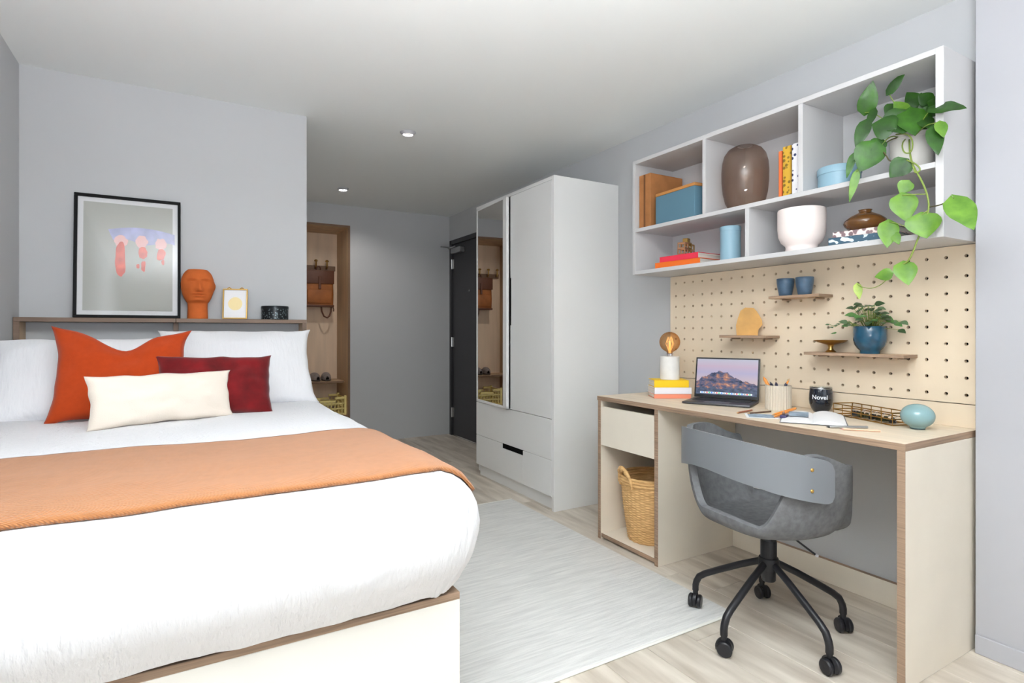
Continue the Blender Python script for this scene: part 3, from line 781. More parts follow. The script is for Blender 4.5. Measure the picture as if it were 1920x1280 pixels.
def book(name, label, loc, rz, L3, cols, group, lying=False, roll=0, extra=None):
    """upright: spine towards local -X. L3 = (depth, thickness, height)"""
    dp, tk, ht = L3
    t = thing(name, label, 'book', loc, rz, group)
    cm = cols
    b = MB()
    if not lying:
        b.box(.0, .003, -tk/2, tk/2, 0, ht, .001).box(.0, dp, -tk/2, -tk/2+.0025, 0, ht, .0005).box(.0, dp, tk/2-.0025, tk/2, 0, ht, .0005)
        b.build('cover', cm, t)
        MB().box(.0032, dp-.004, -tk/2+.0027, tk/2-.0027, .003, ht-.003, 0).build('page_block', M['pages'], t)
    else:  # lying: spine towards -X, width along Y = ht, thickness along Z
        b.box(.0, .003, -ht/2, ht/2, 0, tk, .001).box(.0, dp, -ht/2, ht/2, 0, .0025, .0005).box(.0, dp, -ht/2, ht/2, tk-.0025, tk, .0005)
        b.build('cover', cm, t)
        MB().box(.0032, dp-.004, -ht/2+.003, ht/2-.003, .0027, tk-.0027, 0).build('page_block', M['pages'], t)
    return t
def pattern_mat(name, c1, c2, scale, lo=.35, hi=.45, kind='VORONOI', stretch=(1, 1, 1)):
    m = mat(name, c1, .6)
    N = m.node_tree.nodes; L = m.node_tree.links
    tc = N.new('ShaderNodeTexCoord'); mp = N.new('ShaderNodeMapping'); mp.inputs['Scale'].default_value = stretch
    L.new(tc.outputs['Object'], mp.inputs['Vector'])
    if kind == 'VORONOI':
        tx = N.new('ShaderNodeTexVoronoi'); tx.inputs['Scale'].default_value = scale; out = tx.outputs['Distance']
    else:
        tx = N.new('ShaderNodeTexWave'); tx.inputs['Scale'].default_value = scale; tx.inputs['Distortion'].default_value = 7; tx.inputs['Detail'].default_value = 1; out = tx.outputs['Fac']
    L.new(mp.outputs['Vector'], tx.inputs['Vector'])
    rp = N.new('ShaderNodeValToRGB'); rp.color_ramp.elements[0].position = lo; rp.color_ramp.elements[0].color = lin(c2); rp.color_ramp.elements[1].position = hi; rp.color_ramp.elements[1].color = lin(c1)
    L.new(out, rp.inputs['Fac']); L.new(rp.outputs['Color'], N['Principled BSDF'].inputs['Base Color'])
    return m
orange = mat('orange_cover', (232, 112, 36), .55); pink = mat('raspberry_cover', (226, 52, 76), .55)
G1 = 'hardback books standing in the second cubby'
book('hardback_book', 'thin orange book standing beside the glass vase', (2.185, 1.490, ZS1), 0, (.17, .015, .200), mat('coral_orange_cover', (236, 118, 62), .55), G1)
book('hardback_book', 'yellow patterned book standing between two others', (2.183, 1.459, ZS1), 0, (.17, .036, .212), pattern_mat('yellow_pattern_cover', (206, 162, 52), (128, 100, 34), 60), G1)
book('hardback_book', 'white book with navy blossoms standing against the divider', (2.183, 1.420, ZS1), 0, (.17, .032, .214), pattern_mat('navy_blossom_cover', (224, 222, 226), (44, 52, 92), 48, .28, .34), G1)

skyb = mat('light_blue_enamel', (138, 170, 186), .35, spec=.4)
t = thing('round_box', 'light blue round lidded box on the top shelf below the pothos', 'box', (2.262, 1.285, ZS1))
MB().lathe([(.073, 0), (.076, .002), (.076, .062)], 44).build('box_body', skyb, t)
MB().lathe([(.0785, .060), (.0785, .084), (.076, .088), (0, .088)], 44).build('lid', skyb, t)
t = thing('canister', 'light blue cylindrical canister on the lower shelf', 'canister', (2.232, 1.779, ZS0))
MB().lathe([(.044, 0), (.046, .002), (.046, .142)], 40).build('canister_body', skyb, t)
MB().lathe([(.048, .141), (.048, .158), (.046, .161), (0, .161)], 40).build('lid', skyb, t)

book('stacked_book', 'orange book lying at the bottom of the lower shelf pile', (2.175, 2.062, ZS0), R(4), (.20, .030, .285), orange, 'books piled under the brass ornament', lying=True)
book('stacked_book', 'raspberry pink book lying on the orange book', (2.182, 2.058, ZS0+.0305), R(2), (.19, .029, .250), pink, 'books piled under the brass ornament', lying=True)
# brass geometric ornament
t = thing('brass_ornament', 'openwork brass cube ornament standing on the pink book', 'ornament', (2.245, 2.063, ZS0+.0602), R(20))
def frame_box(cx, cy, cz, sx, sy, sz, r):
    p = MB(); X_ = (cx-sx/2, cx+sx/2); Y_ = (cy-sy/2, cy+sy/2); Z_ = (cz-sz/2, cz+sz/2)
    for a in Y_:
        for b in Z_: p.box(X_[0]-r, X_[1]+r, a-r, a+r, b-r, b+r, .0008)
    for a in X_:
        for b in Z_: p.box(a-r, a+r, Y_[0]-r, Y_[1]+r, b-r, b+r, .0008)
    for a in X_:
        for b in Y_: p.box(a-r, a+r, b-r, b+r, Z_[0]-r, Z_[1]+r, .0008)
    return p
cop = mat('pale_copper', (206, 158, 122), .3, metal=1.0)
for (cx, cy, cz, mm) in ((-.042, -.0, .016, cop), (.0, .0, .016, M['brass']), (.042, .0, .016, cop), (-.04, .0, .046, cop), (.003, .0, .050, M['brass']), (.042, .0, .044, M['brass'])):
    frame_box(cx, cy, cz, .036, .036, .026, .0028).build('cube_frame', mm, t)
MB().box(-.012, .022, -.014, .014, .064, .088, .002).build('gold_block', M['brass'], t)

potw = mat('blush_white_ceramic', (236, 224, 220), .55, spec=.35)
t = thing('footed_planter', 'blush white footed bowl on the lower shelf', 'bowl', (2.232, 1.425, ZS0))
MB().lathe([(.0, 0), (.060, 0), (.062, .004), (.060, .016), (.062, .026), (.078, .040), (.088, .064), (.0915, .095), (.0915, .172), (.0895, .176), (.0865, .172), (.086, .095), (.078, .058), (.05, .04), (.0, .038)], 56, cap0=False, cap1=False).build('bowl', potw, t, smooth=50)
book('stacked_book', 'teal wave patterned book at the bottom under the brown vase', (2.172, 1.155, ZS0), R(9), (.20, .028, .225), pattern_mat('teal_wave_cover', (206, 216, 220), (58, 86, 104), 26, .45, .6, 'WAVE', (1, 1, 1.6)), 'patterned books under the brown vase', lying=True)
book('stacked_book', 'pink shell patterned book directly under the brown vase', (2.178, 1.150, ZS0+.0285), R(5), (.19, .022, .215), pattern_mat('pink_shell_cover', (236, 214, 208), (128, 104, 108), 55, .42, .55), 'patterned books under the brown vase', lying=True)
t = thing('bud_vase', 'squat glossy brown ceramic vase on the patterned books', 'vase', (2.255, 1.182, ZS0+.0512))
MB().lathe([(.0, 0), (.034, 0), (.052, .006), (.068, .020), (.0735, .032), (.069, .043), (.052, .057), (.034, .066), (.022, .072), (.021, .078), (.024, .082), (.020, .081), (.016, .074), (.0, .070)], 48, cap0=False, cap1=False).build('vase_body', mat('brown_glaze', (104, 66, 28), .18, coat=.5, var=.15, vscale=(8, 8, 8)), t, smooth=60)

# ------------------------------------------------------------------ pothos in a pale pot
def leaf_mesh(name, m, L_, W_, fold=.25, curl=.25, heart=.0, twist=0):
    """leaf along +X from base to tip, normal +Z"""
    n = 9; mb = MB(); vs = []; fs = []
    for i in range(n):
        q = i/(n-1)
        wq = (sin(pi*min(1, q**.62))**.85)*(1-.12*q)*W_/2
        if q == 0: wq = 0.0
        if q == 1: wq = 0.0
        zz = -curl*L_*q*q
        xx = L_*q
        for s_ in (-1, -.5, 0, .5, 1):
            back = -heart*L_*(1-q)*abs(s_)*max(0, 1-q*3)
            vs.append((xx+back, s_*wq, zz+fold*(abs(s_)**.7)*wq - (abs(s_)**2)*wq*.22+.012*L_*sin(q*14+s_*2)*abs(s_)))
    for i in range(n-1):
        for j in range(4):
            a = i*5+j; fs.append((a, a+1, a+6, a+5))
    mb.add(vs, fs)
    return mb
def leaf_mat(name, c1, c2):
    m = mat(name, c1, .35, var=.3, vscale=(22, 22, 22), var2=c2, spec=.4)
    return m
LG = [leaf_mat('pothos_dark_leaf', (38, 76, 18), (22, 52, 10)), leaf_mat('pothos_mid_leaf', (52, 94, 24), (34, 74, 16)), leaf_mat('pothos_light_leaf', (94, 130, 46), (70, 110, 34)), leaf_mat('pothos_pale_leaf', (150, 164, 72), (110, 140, 50))]
def place_leaf(parent, B, T, width, m, face=None, fold=.3, curl=.12, name='leaf', heart=.1):
    B = Vector(B); T = Vector(T); d_ = T-B; L_ = d_.length
    o = leaf_mesh(name, m, L_, width, fold, curl, heart).build(name, m, smooth=180)
    xa = d_.normalized()
    view_ = (Vector((0, 0, CAM_H))-B).normalized()
    f = (Vector(face if face else (-.6, -.6, .35)).normalized()+view_*1.3).normalized()
    za = (f-xa*f.dot(xa)).normalized(); ya = za.cross(xa)
    mt = Matrix(((xa.x, ya.x, za.x, B.x), (xa.y, ya.y, za.y, B.y), (xa.z, ya.z, za.z, B.z), (0, 0, 0, 1)))
    # keep the tip on target although the blade curls
    if parent:
        o.parent = parent; o.matrix_basis = parent.matrix_basis.inverted() @ mt
    else: o.matrix_basis = mt
    return o
PP = Vector((2.285, 1.035, ZS1))
pt = thing('pothos', 'trailing pothos in a pale pot at the right end of the top shelf', 'plant', PP)
pt.matrix_basis = Matrix.Translation(PP)
potm = mat('pale_grey_stoneware', (206, 202, 196), .6)
MB().lathe([(.0, 0), (.056, 0), (.060, .003), (.069, .128), (.071, .130), (.071, .144), (.067, .146), (.064, .135), (.0, .130)], 40, cap0=False, cap1=False).build('pot', potm, pt, smooth=40)
MB().lathe([(.0, .136), (.064, .132)], 24, cap0=False, cap1=False).build('soil', mat('potting_soil', (58, 42, 30), .95, bump=.8, bscale=(90, 90, 90)), pt)
Lf = [  # base px, tip px, width px, depth X base, depth X tip, shade
    ((1622, 211), (1637, 151), 31, 2.20, 2.17, 1, (-.8, -.5, .1)), ((1665, 175), (1698, 132), 17, 2.22, 2.22, 0, (-.3, -.3, .9)),
    ((1746, 202), (1811, 199), 29, 2.16, 2.10, 0, (-.3, -.8, .6)), ((1691, 246), (1692, 208), 52, 2.16, 2.20, 0, (-.6, -.5, .5)),
    ((1676, 240), (1634, 232), 46, 2.15, 2.13, 0, (-.6, -.5, .5)), ((1712, 228), (1728, 172), 40, 2.26, 2.28, 0, (-.5, -.5, .6)),
    ((1735, 216), (1758, 178), 34, 2.27, 2.28, 0, (-.4, -.6, .6)), ((1700, 214), (1676, 190), 27, 2.24, 2.20, 2, (-.5, -.5, .7)), ((1720, 240), (1742, 196), 34, 2.24, 2.25, 0, (-.5, -.6, .5)),
    ((1625, 227), (1604, 278), 24, 2.15, 2.12, 0, (-.9, -.2, .2)), ((1640, 268), (1612, 322), 50, 2.12, 2.09, 1, (-.6, -.6, .4)), ((1628, 276), (1600, 300), 26, 2.13, 2.1, 1, (-.5, -.5, .7)),
    ((1600, 290), (1587, 334), 13, 2.11, 2.09, 1, (-.9, -.1, .2)), ((1607, 321), (1592, 379), 14, 2.10, 2.08, 2, (-.9, -.2, .1)), ((1700, 301), (1668, 333), 37, 2.12, 2.10, 0, (-.6, -.6, .4)),
    ((1750, 239), (1760, 290), 27, 2.12, 2.10, 0, (-.6, -.7, .2)), ((1762, 229), (1770, 257), 20, 2.12, 2.11, 2, (-.4, -.8, .2)),
    ((1703, 340), (1688, 364), 26, 2.12, 2.11, 2, (-.6, -.6, .4)), ((1691, 366), (1701, 415), 43, 2.11, 2.10, 2, (-.6, -.6, .3)), ((1666, 416), (1664, 464), 33, 2.11, 2.09, 2, (-.6, -.6, .2)),
    ((1676, 436), (1686, 458), 15, 2.11, 2.10, 2, (-.7, -.3, .2)), ((1728, 402), (1738, 446), 54, 2.11, 2.10, 2, (-.6, -.6, .3)), ((1788, 371), (1827, 428), 44, 2.08, 2.03, 2, (-.5, -.6, .5)),
    ((1694, 493), (1704, 534), 36, 2.12, 2.10, 2, (-.6, -.6, .3)), ((1672, 512), (1639, 519), 22, 2.12, 2.11, 2, (-.6, -.6, .4)), ((1607, 533), (1612, 561), 14, 2.14, 2.13, 3, (-.6, -.6, .3)),
    ((1640, 205), (1625, 240), 14, 2.2, 2.17, 0, (-.8, -.4, .2)),
    ((1694, 210), (1648, 252), 40, 2.19, 2.15, 0, (-.6, -.5, .4)), ((1706, 206), (1716, 252), 46, 2.20, 2.16, 1, (-.6, -.5, .4)),
    ((1722, 196), (1700, 172), 30, 2.27, 2.26, 0, (-.5, -.5, .6)), ((1744, 190), (1722, 176), 26, 2.26, 2.24, 0, (-.5, -.5, .7)),
    ((1752, 186), (1766, 214), 26, 2.24, 2.19, 0, (-.4, -.7, .3)), ((1672, 196), (1660, 216), 18, 2.22, 2.2, 0, (-.6, -.5, .3)),
    ((1730, 222), (1748, 240), 24, 2.2, 2.17, 0, (-.5, -.6, .3)), ((1652, 262), (1634, 288), 28, 2.14, 2.11, 0, (-.6, -.5, .3)),
]
for (b_, t_, wp, xb, xt, sh, fc) in Lf:
    B = at(*b_, X=xb); T = at(*t_, X=xt)
    fw = B.x*sin(CAM_YAW)+B.y*cos(CAM_YAW)
    place_leaf(pt, B, T, wp*fw/FPX*1.12, LG[sh], fc, fold=rng.uniform(.12, .3), curl=.05, heart=.12)
stemm = mat('pothos_stem', (122, 140, 62), .5); stemd = mat('pothos_brown_stem', (84, 76, 44), .6)
def stem(pts, r, m=stemm, X=None, name='stem'):
    P_ = []
    for p in pts:
        P_.append(at(p[0], p[1], X=p[2])-PP)
    # smooth
    for _ in range(2):
        Q = [P_[0]]
        for i in range(len(P_)-1): Q += [P_[i]*.75+P_[i+1]*.25, P_[i]*.25+P_[i+1]*.75]
        P_ = Q+[P_[-1]]
    MB().tube(P_, r, 7).build(name, m, pt, smooth=180)
stem([(1705, 262, 2.22), (1706, 290, 2.14), (1712, 312, 2.125), (1728, 338, 2.12), (1738, 362, 2.12), (1743, 388, 2.12), (1735, 412, 2.12), (1722, 445, 2.12), (1712, 472, 2.12), (1703, 490, 2.12), (1692, 496, 2.12)], .0030)
stem([(1743, 388, 2.12), (1760, 385, 2.10), (1775, 379, 2.09), (1789, 371, 2.08)], .0020, stemd)
stem([(1692, 497, 2.12), (1680, 507, 2.12), (1668, 517, 2.125), (1655, 532, 2.13), (1636, 541, 2.135), (1618, 539, 2.14), (1608, 533, 2.14)], .0015)
stem([(1736, 364, 2.12), (1718, 364, 2.115), (1692, 366, 2.11)], .0017)
stem([(1742, 392, 2.12), (1735, 398, 2.115), (1728, 403, 2.11)], .0017)
stem([(1724, 440, 2.12), (1690, 420, 2.115), (1667, 416, 2.11)], .0014)
stem([(1690, 258, 2.24), (1668, 254, 2.16), (1650, 276, 2.13), (1638, 300, 2.12), (1606, 322, 2.10)], .0022)
stem([(1688, 256, 2.24), (1664, 264, 2.16), (1652, 279, 2.14), (1662, 292, 2.13), (1668, 303, 2.13), (1690, 306, 2.12)], .0022, stemd)
stem([(1698, 258, 2.24), (1640, 210, 2.2), (1622, 211, 2.2)], .0018)
stem([(1700, 258, 2.24), (1690, 270, 2.16), (1695, 288, 2.14), (1710, 286, 2.14), (1712, 262, 2.16), (1700, 250, 2.18), (1680, 252, 2.2)], .0024)
stem([(1712, 258, 2.24), (1735, 235, 2.16), (1750, 231, 2.13), (1764, 229, 2.12)], .0018)
stem([(1710, 258, 2.24), (1730, 225, 2.2), (1746, 203, 2.16)], .0018)
stem([(1706, 258, 2.24), (1690, 215, 2.23), (1668, 178, 2.22)], .0016)
stem([(1700, 300, 2.12), (1716, 306, 2.12), (1728, 318, 2.12), (1716, 326, 2.12), (1712, 312, 2.12)], .0024)

# ------------------------------------------------------------------ things on the pegboard shelves
navyg = mat('blue_grey_glaze', (74, 98, 122), .3, spec=.5, var=.12, vscale=(30, 30, 30))
def cup(y, label):
    t = thing('cup', label, 'cup', (2.352, y, 1.2565), group='blue glazed cups')
    MB().lathe([(.0, 0), (.024, 0), (.027, .003), (.0285, .012), (.033, .035), (.0365, .060), (.0370, .076), (.0355, .078), (.0345, .074), (.031, .036), (.024, .014), (.0, .010)], 36, cap0=False, cap1=False).build('cup_body', navyg, t, smooth=50)
cup(1.578, 'left blue glazed cup on the highest pegboard shelf')
cup(1.487, 'right blue glazed cup on the highest pegboard shelf')
och = mat('ochre_wood_block', (206, 158, 92), .7, var=.10, vscale=(12, 30, 12))
t = thing('faceted_block', 'ochre faceted flat block standing on a small pegboard shelf', 'ornament', (2.352, 1.776, 1.0775), R(-52))
poly = [(-.053, 0), (.048, 0), (.052, .030), (.070, .052), (.068, .076), (.044, .118), (.028, .136), (-.012, .138), (-.034, .122), (-.046, .088), (-.056, .050)]
bmx = MB().prism([(x*.93, z*.97) for x, z in poly], .022, T=Matrix.Translation((0, -.011, 0)))
bo = bmx.build('block', och, t, smooth=20)
t = thing('pedestal_dish', 'small brass pedestal dish on the longest pegboard shelf', 'dish', (2.352, 1.372, 1.0095))
MB().lathe([(.0, 0), (.020, 0), (.021, .003), (.012, .010), (.009, .020), (.012, .030), (.022, .034)], 28, cap0=False, cap1=False).build('foot', M['brass'], t)
MB().lathe([(.0, .033), (.022, .034), (.050, .042), (.063, .050), (.064, .0515), (.060, .051), (.030, .042), (.0, .039)], 40, cap0=False, cap1=False).build('plate', M['brassdark'], t)
teal = mat('teal_blue_glaze', (30, 78, 104), .2, spec=.5, coat=.3, var=.2, vscale=(25, 25, 25))
TP = Vector((2.346, 1.212, 1.0095))
tp2 = thing('potted_plant', 'small leafy plant in a glossy teal pot on the pegboard shelf', 'plant', TP)
tp2.matrix_basis = Matrix.Translation(TP)
MB().lathe([(.0, 0), (.034, 0), (.035, .012), (.044, .020), (.054, .036), (.058, .058), (.058, .106), (.0565, .108), (.054, .104), (.053, .096), (.0, .094)], 44, cap0=False, cap1=False).build('pot', teal, tp2, smooth=50)
MB().lathe([(.0, .100), (.053, .097)], 20, cap0=False, cap1=False).build('soil', bpy.data.materials['potting_soil'], tp2)
peps = [leaf_mat('grey_green_leaf', (96, 118, 86), (62, 84, 56)), leaf_mat('deep_green_leaf', (60, 82, 52), (38, 58, 36)), leaf_mat('fresh_green_leaf', (92, 132, 74), (64, 104, 54))]
prng = random.Random(12)
base_leaf = [leaf_mesh('leaf', m_, 1.0, .85, .2, .25, .05).build('leaf', m_, tp2, smooth=180) for m_ in peps]
bl_used = [False]*3
def small_leaf(P, d_, nrm, L_, k_):
    xa = Vector(d_).normalized(); f = Vector(nrm).normalized(); za = (f-xa*f.dot(xa)).normalized(); ya = za.cross(xa)
    mt = Matrix(((xa.x*L_, ya.x*L_, za.x*L_, P[0]), (xa.y*L_, ya.y*L_, za.y*L_, P[1]), (xa.z*L_, ya.z*L_, za.z*L_, P[2]), (0, 0, 0, 1)))
    if not bl_used[k_]: o = base_leaf[k_]; bl_used[k_] = True
    else: o = base_leaf[k_].copy(); COL.objects.link(o); o.parent = tp2
    o.matrix_basis = mt
sts = MB()
for i in range(54):
    a = prng.uniform(0, 2*pi); el = prng.uniform(.15, 1.0)
    r_ = .020+.055*prng.random()
    tipx = r_*cos(a)*.75-.012; tipy = r_*sin(a)*1.15; tipz = .118+(.085*el if r_ < .052 else .045*el)
    if abs(tipy) > .05: tipz -= .015
    if tipx > .030: tipx = .030
    P = (tipx, tipy, tipz)
    sts.tube([(tipx*.3, tipy*.3, .096), (tipx*.7, tipy*.7, .096+(tipz-.096)*.7), P], .0010, 5)
    small_leaf(P, (cos(a)*.7-.25, sin(a), prng.uniform(-.3, .25)), (-.55+prng.uniform(-.3, .3), -.35+prng.uniform(-.4, .4), .8), prng.uniform(.024, .036), prng.choice([0, 1, 1, 2, 0]))
for (dx, dy, dz, k_) in ((-.01, -.085, .128, 0), (-.015, -.10, .120, 2), (-.012, -.07, .135, 2), (-.01, -.062, .14, 1), (-.015, -.112, .095, 1), (-.01, -.118, .126, 0)):
    sts.tube([(0, -.03, .097), (dx*.6, dy*.6, dz+.004), (dx, dy, dz)], .0010, 5)
    small_leaf((dx, dy, dz), (-.3, -.8, -.25), (-.6, -.3, .7), .030, k_)
# thin trailing stem on the far side
sts.tube([(0, .04, .098), (-.01, .075, .130), (-.02, .10, .122), (-.022, .125, .106), (-.022, .150, .118)], .0012, 5)
for (dy, dz) in ((.085, .131), (.105, .118), (.115, .112), (.132, .104), (.150, .116)):
    small_leaf((-.022, dy, dz), (-.5, .6, .1), (-.5, -.2, .8), .015, 0)
small_leaf((-.03, .115, .082), (-.3, .8, .0), (-.4, -.2, .9), .022, 2)
o_ = sts.build('stems', stemm, tp2, smooth=180); o_['kind'] = 'stuff'

# ------------------------------------------------------------------ things on the desk
ZD = DZT+.0005
yel2 = mat('yellow_cover', (240, 196, 22), .55); whitec = mat('white_cover', (232, 230, 236), .6); salm = mat('salmon_cover', (226, 138, 110), .6)
def flat_book(label, z, tk, wl_, dp, cm, rz, cx=2.190, cy=2.128):
    t = thing('desk_book', label, 'book', (cx, cy, z), rz, 'books stacked under the lamp')
    b = MB()   # spine along local -Y
    b.box(-wl_/2, wl_/2, -dp/2, -dp/2+.003, 0, tk, .001).box(-wl_/2, wl_/2, -dp/2, dp/2, 0, .002, .0005).box(-wl_/2, wl_/2, -dp/2, dp/2, tk-.002, tk, .0005)
    b.build('cover', cm, t)
    MB().box(-wl_/2+.003, wl_/2-.003, -dp/2+.0032, dp/2-.003, .0022, tk-.0022, 0).build('page_block', M['pages'], t)
flat_book('salmon book at the bottom of the desk stack', ZD, .022, .188, .14, salm, R(-31))
flat_book('white book in the middle of the desk stack', ZD+.0225, .033, .190, .142, whitec, R(-29))
flat_book('yellow book on top of the desk stack under the lamp', ZD+.056, .036, .176, .132, yel2, R(-31), 2.184)
# lamp
lz = ZD+.0925
lp = thing('globe_lamp', 'white cylinder lamp with a large amber globe bulb', 'lamp', (2.185, 2.118, lz))
marble = mat('white_stone', (232, 230, 226), .6, var=.05, vscale=(12, 12, 12))
MB().lathe([(.0, 0), (.047, 0), (.049, .002), (.049, .118), (.047, .120), (.020, .120), (.020, .112), (.0, .112)], 44, cap0=False, cap1=False).build('base', marble, lp, smooth=40)
MB().lathe([(.0, .112), (.017, .112), (.018, .134), (.015, .138), (.0, .138)], 24, cap0=False, cap1=False).build('socket', M['chrome'], lp)
amber = bpy.data.materials.new('amber_glass'); amber.use_nodes = True
def amber_setup(m):
    N = m.node_tree.nodes; L = m.node_tree.links
    o = [n for n in N if n.type == 'OUTPUT_MATERIAL'][0]
    tr = N.new('ShaderNodeBsdfTransparent'); lw = N.new('ShaderNodeLayerWeight'); lw.inputs['Blend'].default_value = .3
    rp = N.new('ShaderNodeValToRGB'); rp.color_ramp.elements[0].color = lin((250, 226, 196)); rp.color_ramp.elements[1].color = lin((196, 140, 78))
    L.new(lw.outputs['Facing'], rp.inputs['Fac']); L.new(rp.outputs['Color'], tr.inputs[0])
    g = N.new('ShaderNodeBsdfGlossy'); g.inputs['Roughness'].default_value = .03; g.inputs[0].default_value = lin((255, 225, 190))
    mx = N.new('ShaderNodeMixShader'); L.new(schlick(N, L, .8), mx.inputs[0]); L.new(tr.outputs[0], mx.inputs[1]); L.new(g.outputs[0], mx.inputs[2]); L.new(mx.outputs[0], o.inputs[0])
amber_setup(amber)
bulb_prof = [(.014, .134), (.015, .142)]
for i in range(1, 25):
    a = -pi/2+.28+(pi-.28)*i/24; bulb_prof.append((max(0.0, .0525*cos(a)), .194+.0525*sin(a)))
MB().lathe(bulb_prof, 40, cap0=False, cap1=False).build('bulb', amber, lp, smooth=180)
fil = MB()
for i in range(8):
    a = 2*pi*i/8; fil.tube([(.004*cos(a), .004*sin(a), .142), (.020*cos(a), .020*sin(a), .185), (.010*cos(a+.4), .010*sin(a+.4), .222)], .0009, 5)
fil.tube([(0, 0, .138), (0, 0, .200)], .006, 8)
o_ = fil.build('filament', mat('warm_filament', (255, 214, 150), .5, emit=.6), lp); o_['kind'] = 'stuff'

# laptop
lap_rz = R(-64)
FLp = Vector((2.046, 1.906)); ex = Vector((cos(lap_rz), sin(lap_rz)))
LW, LD = .304, .205
lt = thing('laptop', 'open dark grey laptop showing a mountain wallpaper on the desk', 'laptop', (FLp.x, FLp.y, ZD), lap_rz)   # local x to the right, y away
spg = mat('space_grey_aluminium', (92, 92, 96), .4, metal=.8); keyb = mat('key_black', (18, 18, 20), .5)
MB().box(0, LW, 0, LD, .001, .011, .003, seg=2).build('base', spg, lt)
MB().box(.022, LW-.022, .085, LD-.018, .0112, .0118, 0).build('keyboard_tray', keyb, lt)
kb = MB()
for r_ in range(6):
    for q in range(14):
        x0 = .025+q*(LW-.050)/14; y0 = .088+r_*.0168
        kb.box(x0+.0012, x0+(LW-.050)/14-.0012, y0+.001, y0+.0155, .0118, .0126, 0)
o_ = kb.build('keys', mat('key_caps', (34, 34, 37), .5), lt); o_['kind'] = 'stuff'
MB().box(.095, LW-.095, .010, .078, .0112, .0115, 0).build('trackpad', mat('trackpad_grey', (104, 104, 108), .3, metal=.6), lt)
MB().tube([(.03, LD-.004, .012), (LW-.03, LD-.004, .012)], .005, 10).build('hinge_bar', keyb, lt)
lid_m = Matrix.Translation((0, LD-.004, .013)) @ Matrix.Rotation(R(-12), 4, 'X')
LH = .202
ld = MB().box(0, LW, 0, .005, 0, LH, .0025, seg=2).build('lid', spg, lt); ld.matrix_basis = lid_m
MB().box(.002, LW-.002, -.0012, .0006, .002, LH-.002, .0005).build('bezel', mat('bezel_black', (12, 12, 13), .25), ld)
def screen_mat():
    m = bpy.data.materials.new('mountain_wallpaper'); m.use_nodes = True
    nt = m.node_tree; N = nt.nodes; L = nt.links
    for n_ in list(N):
        if n_.type != 'OUTPUT_MATERIAL': N.remove(n_)
    out = [n_ for n_ in N if n_.type == 'OUTPUT_MATERIAL'][0]
    tc = N.new('ShaderNodeTexCoord'); sx = N.new('ShaderNodeSeparateXYZ'); L.new(tc.outputs['Generated'], sx.inputs[0])
    X_ = sx.outputs['X']; Z_ = sx.outputs['Z']
    def math_(op, a, b=None):
        n_ = N.new('ShaderNodeMath'); n_.operation = op
        for i, q in enumerate((a, b)):
            if q is None: continue
            if isinstance(q, (int, float)): n_.inputs[i].default_value = q
            else: L.new(q, n_.inputs[i])
        return n_.outputs[0]
    def noise_(sc, det, off=0.0, sz=1.0):
        mp = N.new('ShaderNodeMapping'); mp.inputs['Scale'].default_value = (sc, 0, sc*sz); mp.inputs['Location'].default_value = (off, 0, off)
        nz = N.new('ShaderNodeTexNoise'); nz.inputs['Scale'].default_value = 1; nz.inputs['Detail'].default_value = det; nz.inputs['Roughness'].default_value = .6
        L.new(tc.outputs['Generated'], mp.inputs[0]); L.new(mp.outputs[0], nz.inputs['Vector']); return nz.outputs['Fac']
    def ramp(fac, stops):
        r_ = N.new('ShaderNodeValToRGB')
        while len(r_.color_ramp.elements) < len(stops): r_.color_ramp.elements.new(.5)
        for e_, (p_, c_) in zip(r_.color_ramp.elements, stops): e_.position = p_; e_.color = lin(c_)
        L.new(fac, r_.inputs[0]); return r_.outputs[0]
    def mix(f_, a, b):
        n_ = N.new('ShaderNodeMix'); n_.data_type = 'RGBA'
        L.new(f_, n_.inputs['Factor']); L.new(a, n_.inputs[6]); L.new(b, n_.inputs[7]); return n_.outputs[2]
    ridge = ramp(X_, [(0, (118, 118, 118)), (.15, (150, 150, 150)), (.36, (176, 176, 176)), (.5, (168, 168, 168)), (.68, (140, 140, 140)), (1, (108, 108, 108))])
    rb = N.new('ShaderNodeRGBToBW'); L.new(ridge, rb.inputs[0])
    rz_ = math_('ADD', math_('MULTIPLY', rb.outputs[0], 1.25), .13)
    rz_ = math_('ADD', rz_, math_('MULTIPLY', math_('SUBTRACT', noise_(7, 6, 3.0, 0), .5), .32))
    sky = ramp(Z_, [(.35, (222, 200, 206)), (.62, (196, 190, 222)), (.80, (214, 192, 214)), (1, (206, 208, 226))])
    rock = ramp(noise_(9, 6, 1.0), [(.34, (56, 60, 82)), (.46, (96, 104, 138)), (.55, (150, 120, 126)), (.62, (214, 148, 116)), (.72, (240, 206, 186))])
    fore = ramp(noise_(14, 5, 7.0), [(.3, (58, 68, 84)), (.7, (112, 124, 156))])
    lowm = math_('LESS_THAN', Z_, math_('ADD', .20, math_('MULTIPLY', math_('SUBTRACT', noise_(6, 4, 9.0, 0), .5), .5)))
    body = mix(lowm, rock, fore)
    mtn = math_('LESS_THAN', Z_, rz_)
    col = mix(mtn, sky, body)
    em = N.new('ShaderNodeEmission'); em.inputs['Strength'].default_value = .72; L.new(col, em.inputs[0])
    gl = N.new('ShaderNodeBsdfGlossy'); gl.inputs['Roughness'].default_value = .05
    mx = N.new('ShaderNodeMixShader'); mx.inputs[0].default_value = .03
    L.new(em.outputs[0], mx.inputs[1]); L.new(gl.outputs[0], mx.inputs[2]); L.new(mx.outputs[0], out.inputs[0])
    return m
sc = MB().box(.008, LW-.008, -.0018, -.0013, .016, LH-.008, 0).build('screen', screen_mat(), ld, smooth=0)
dockm = mat('dock_white', (222, 226, 236), .5, emit=.45)
dkm = MB().box(.030, LW-.030, -.0021, -.0019, .021, .029, 0)
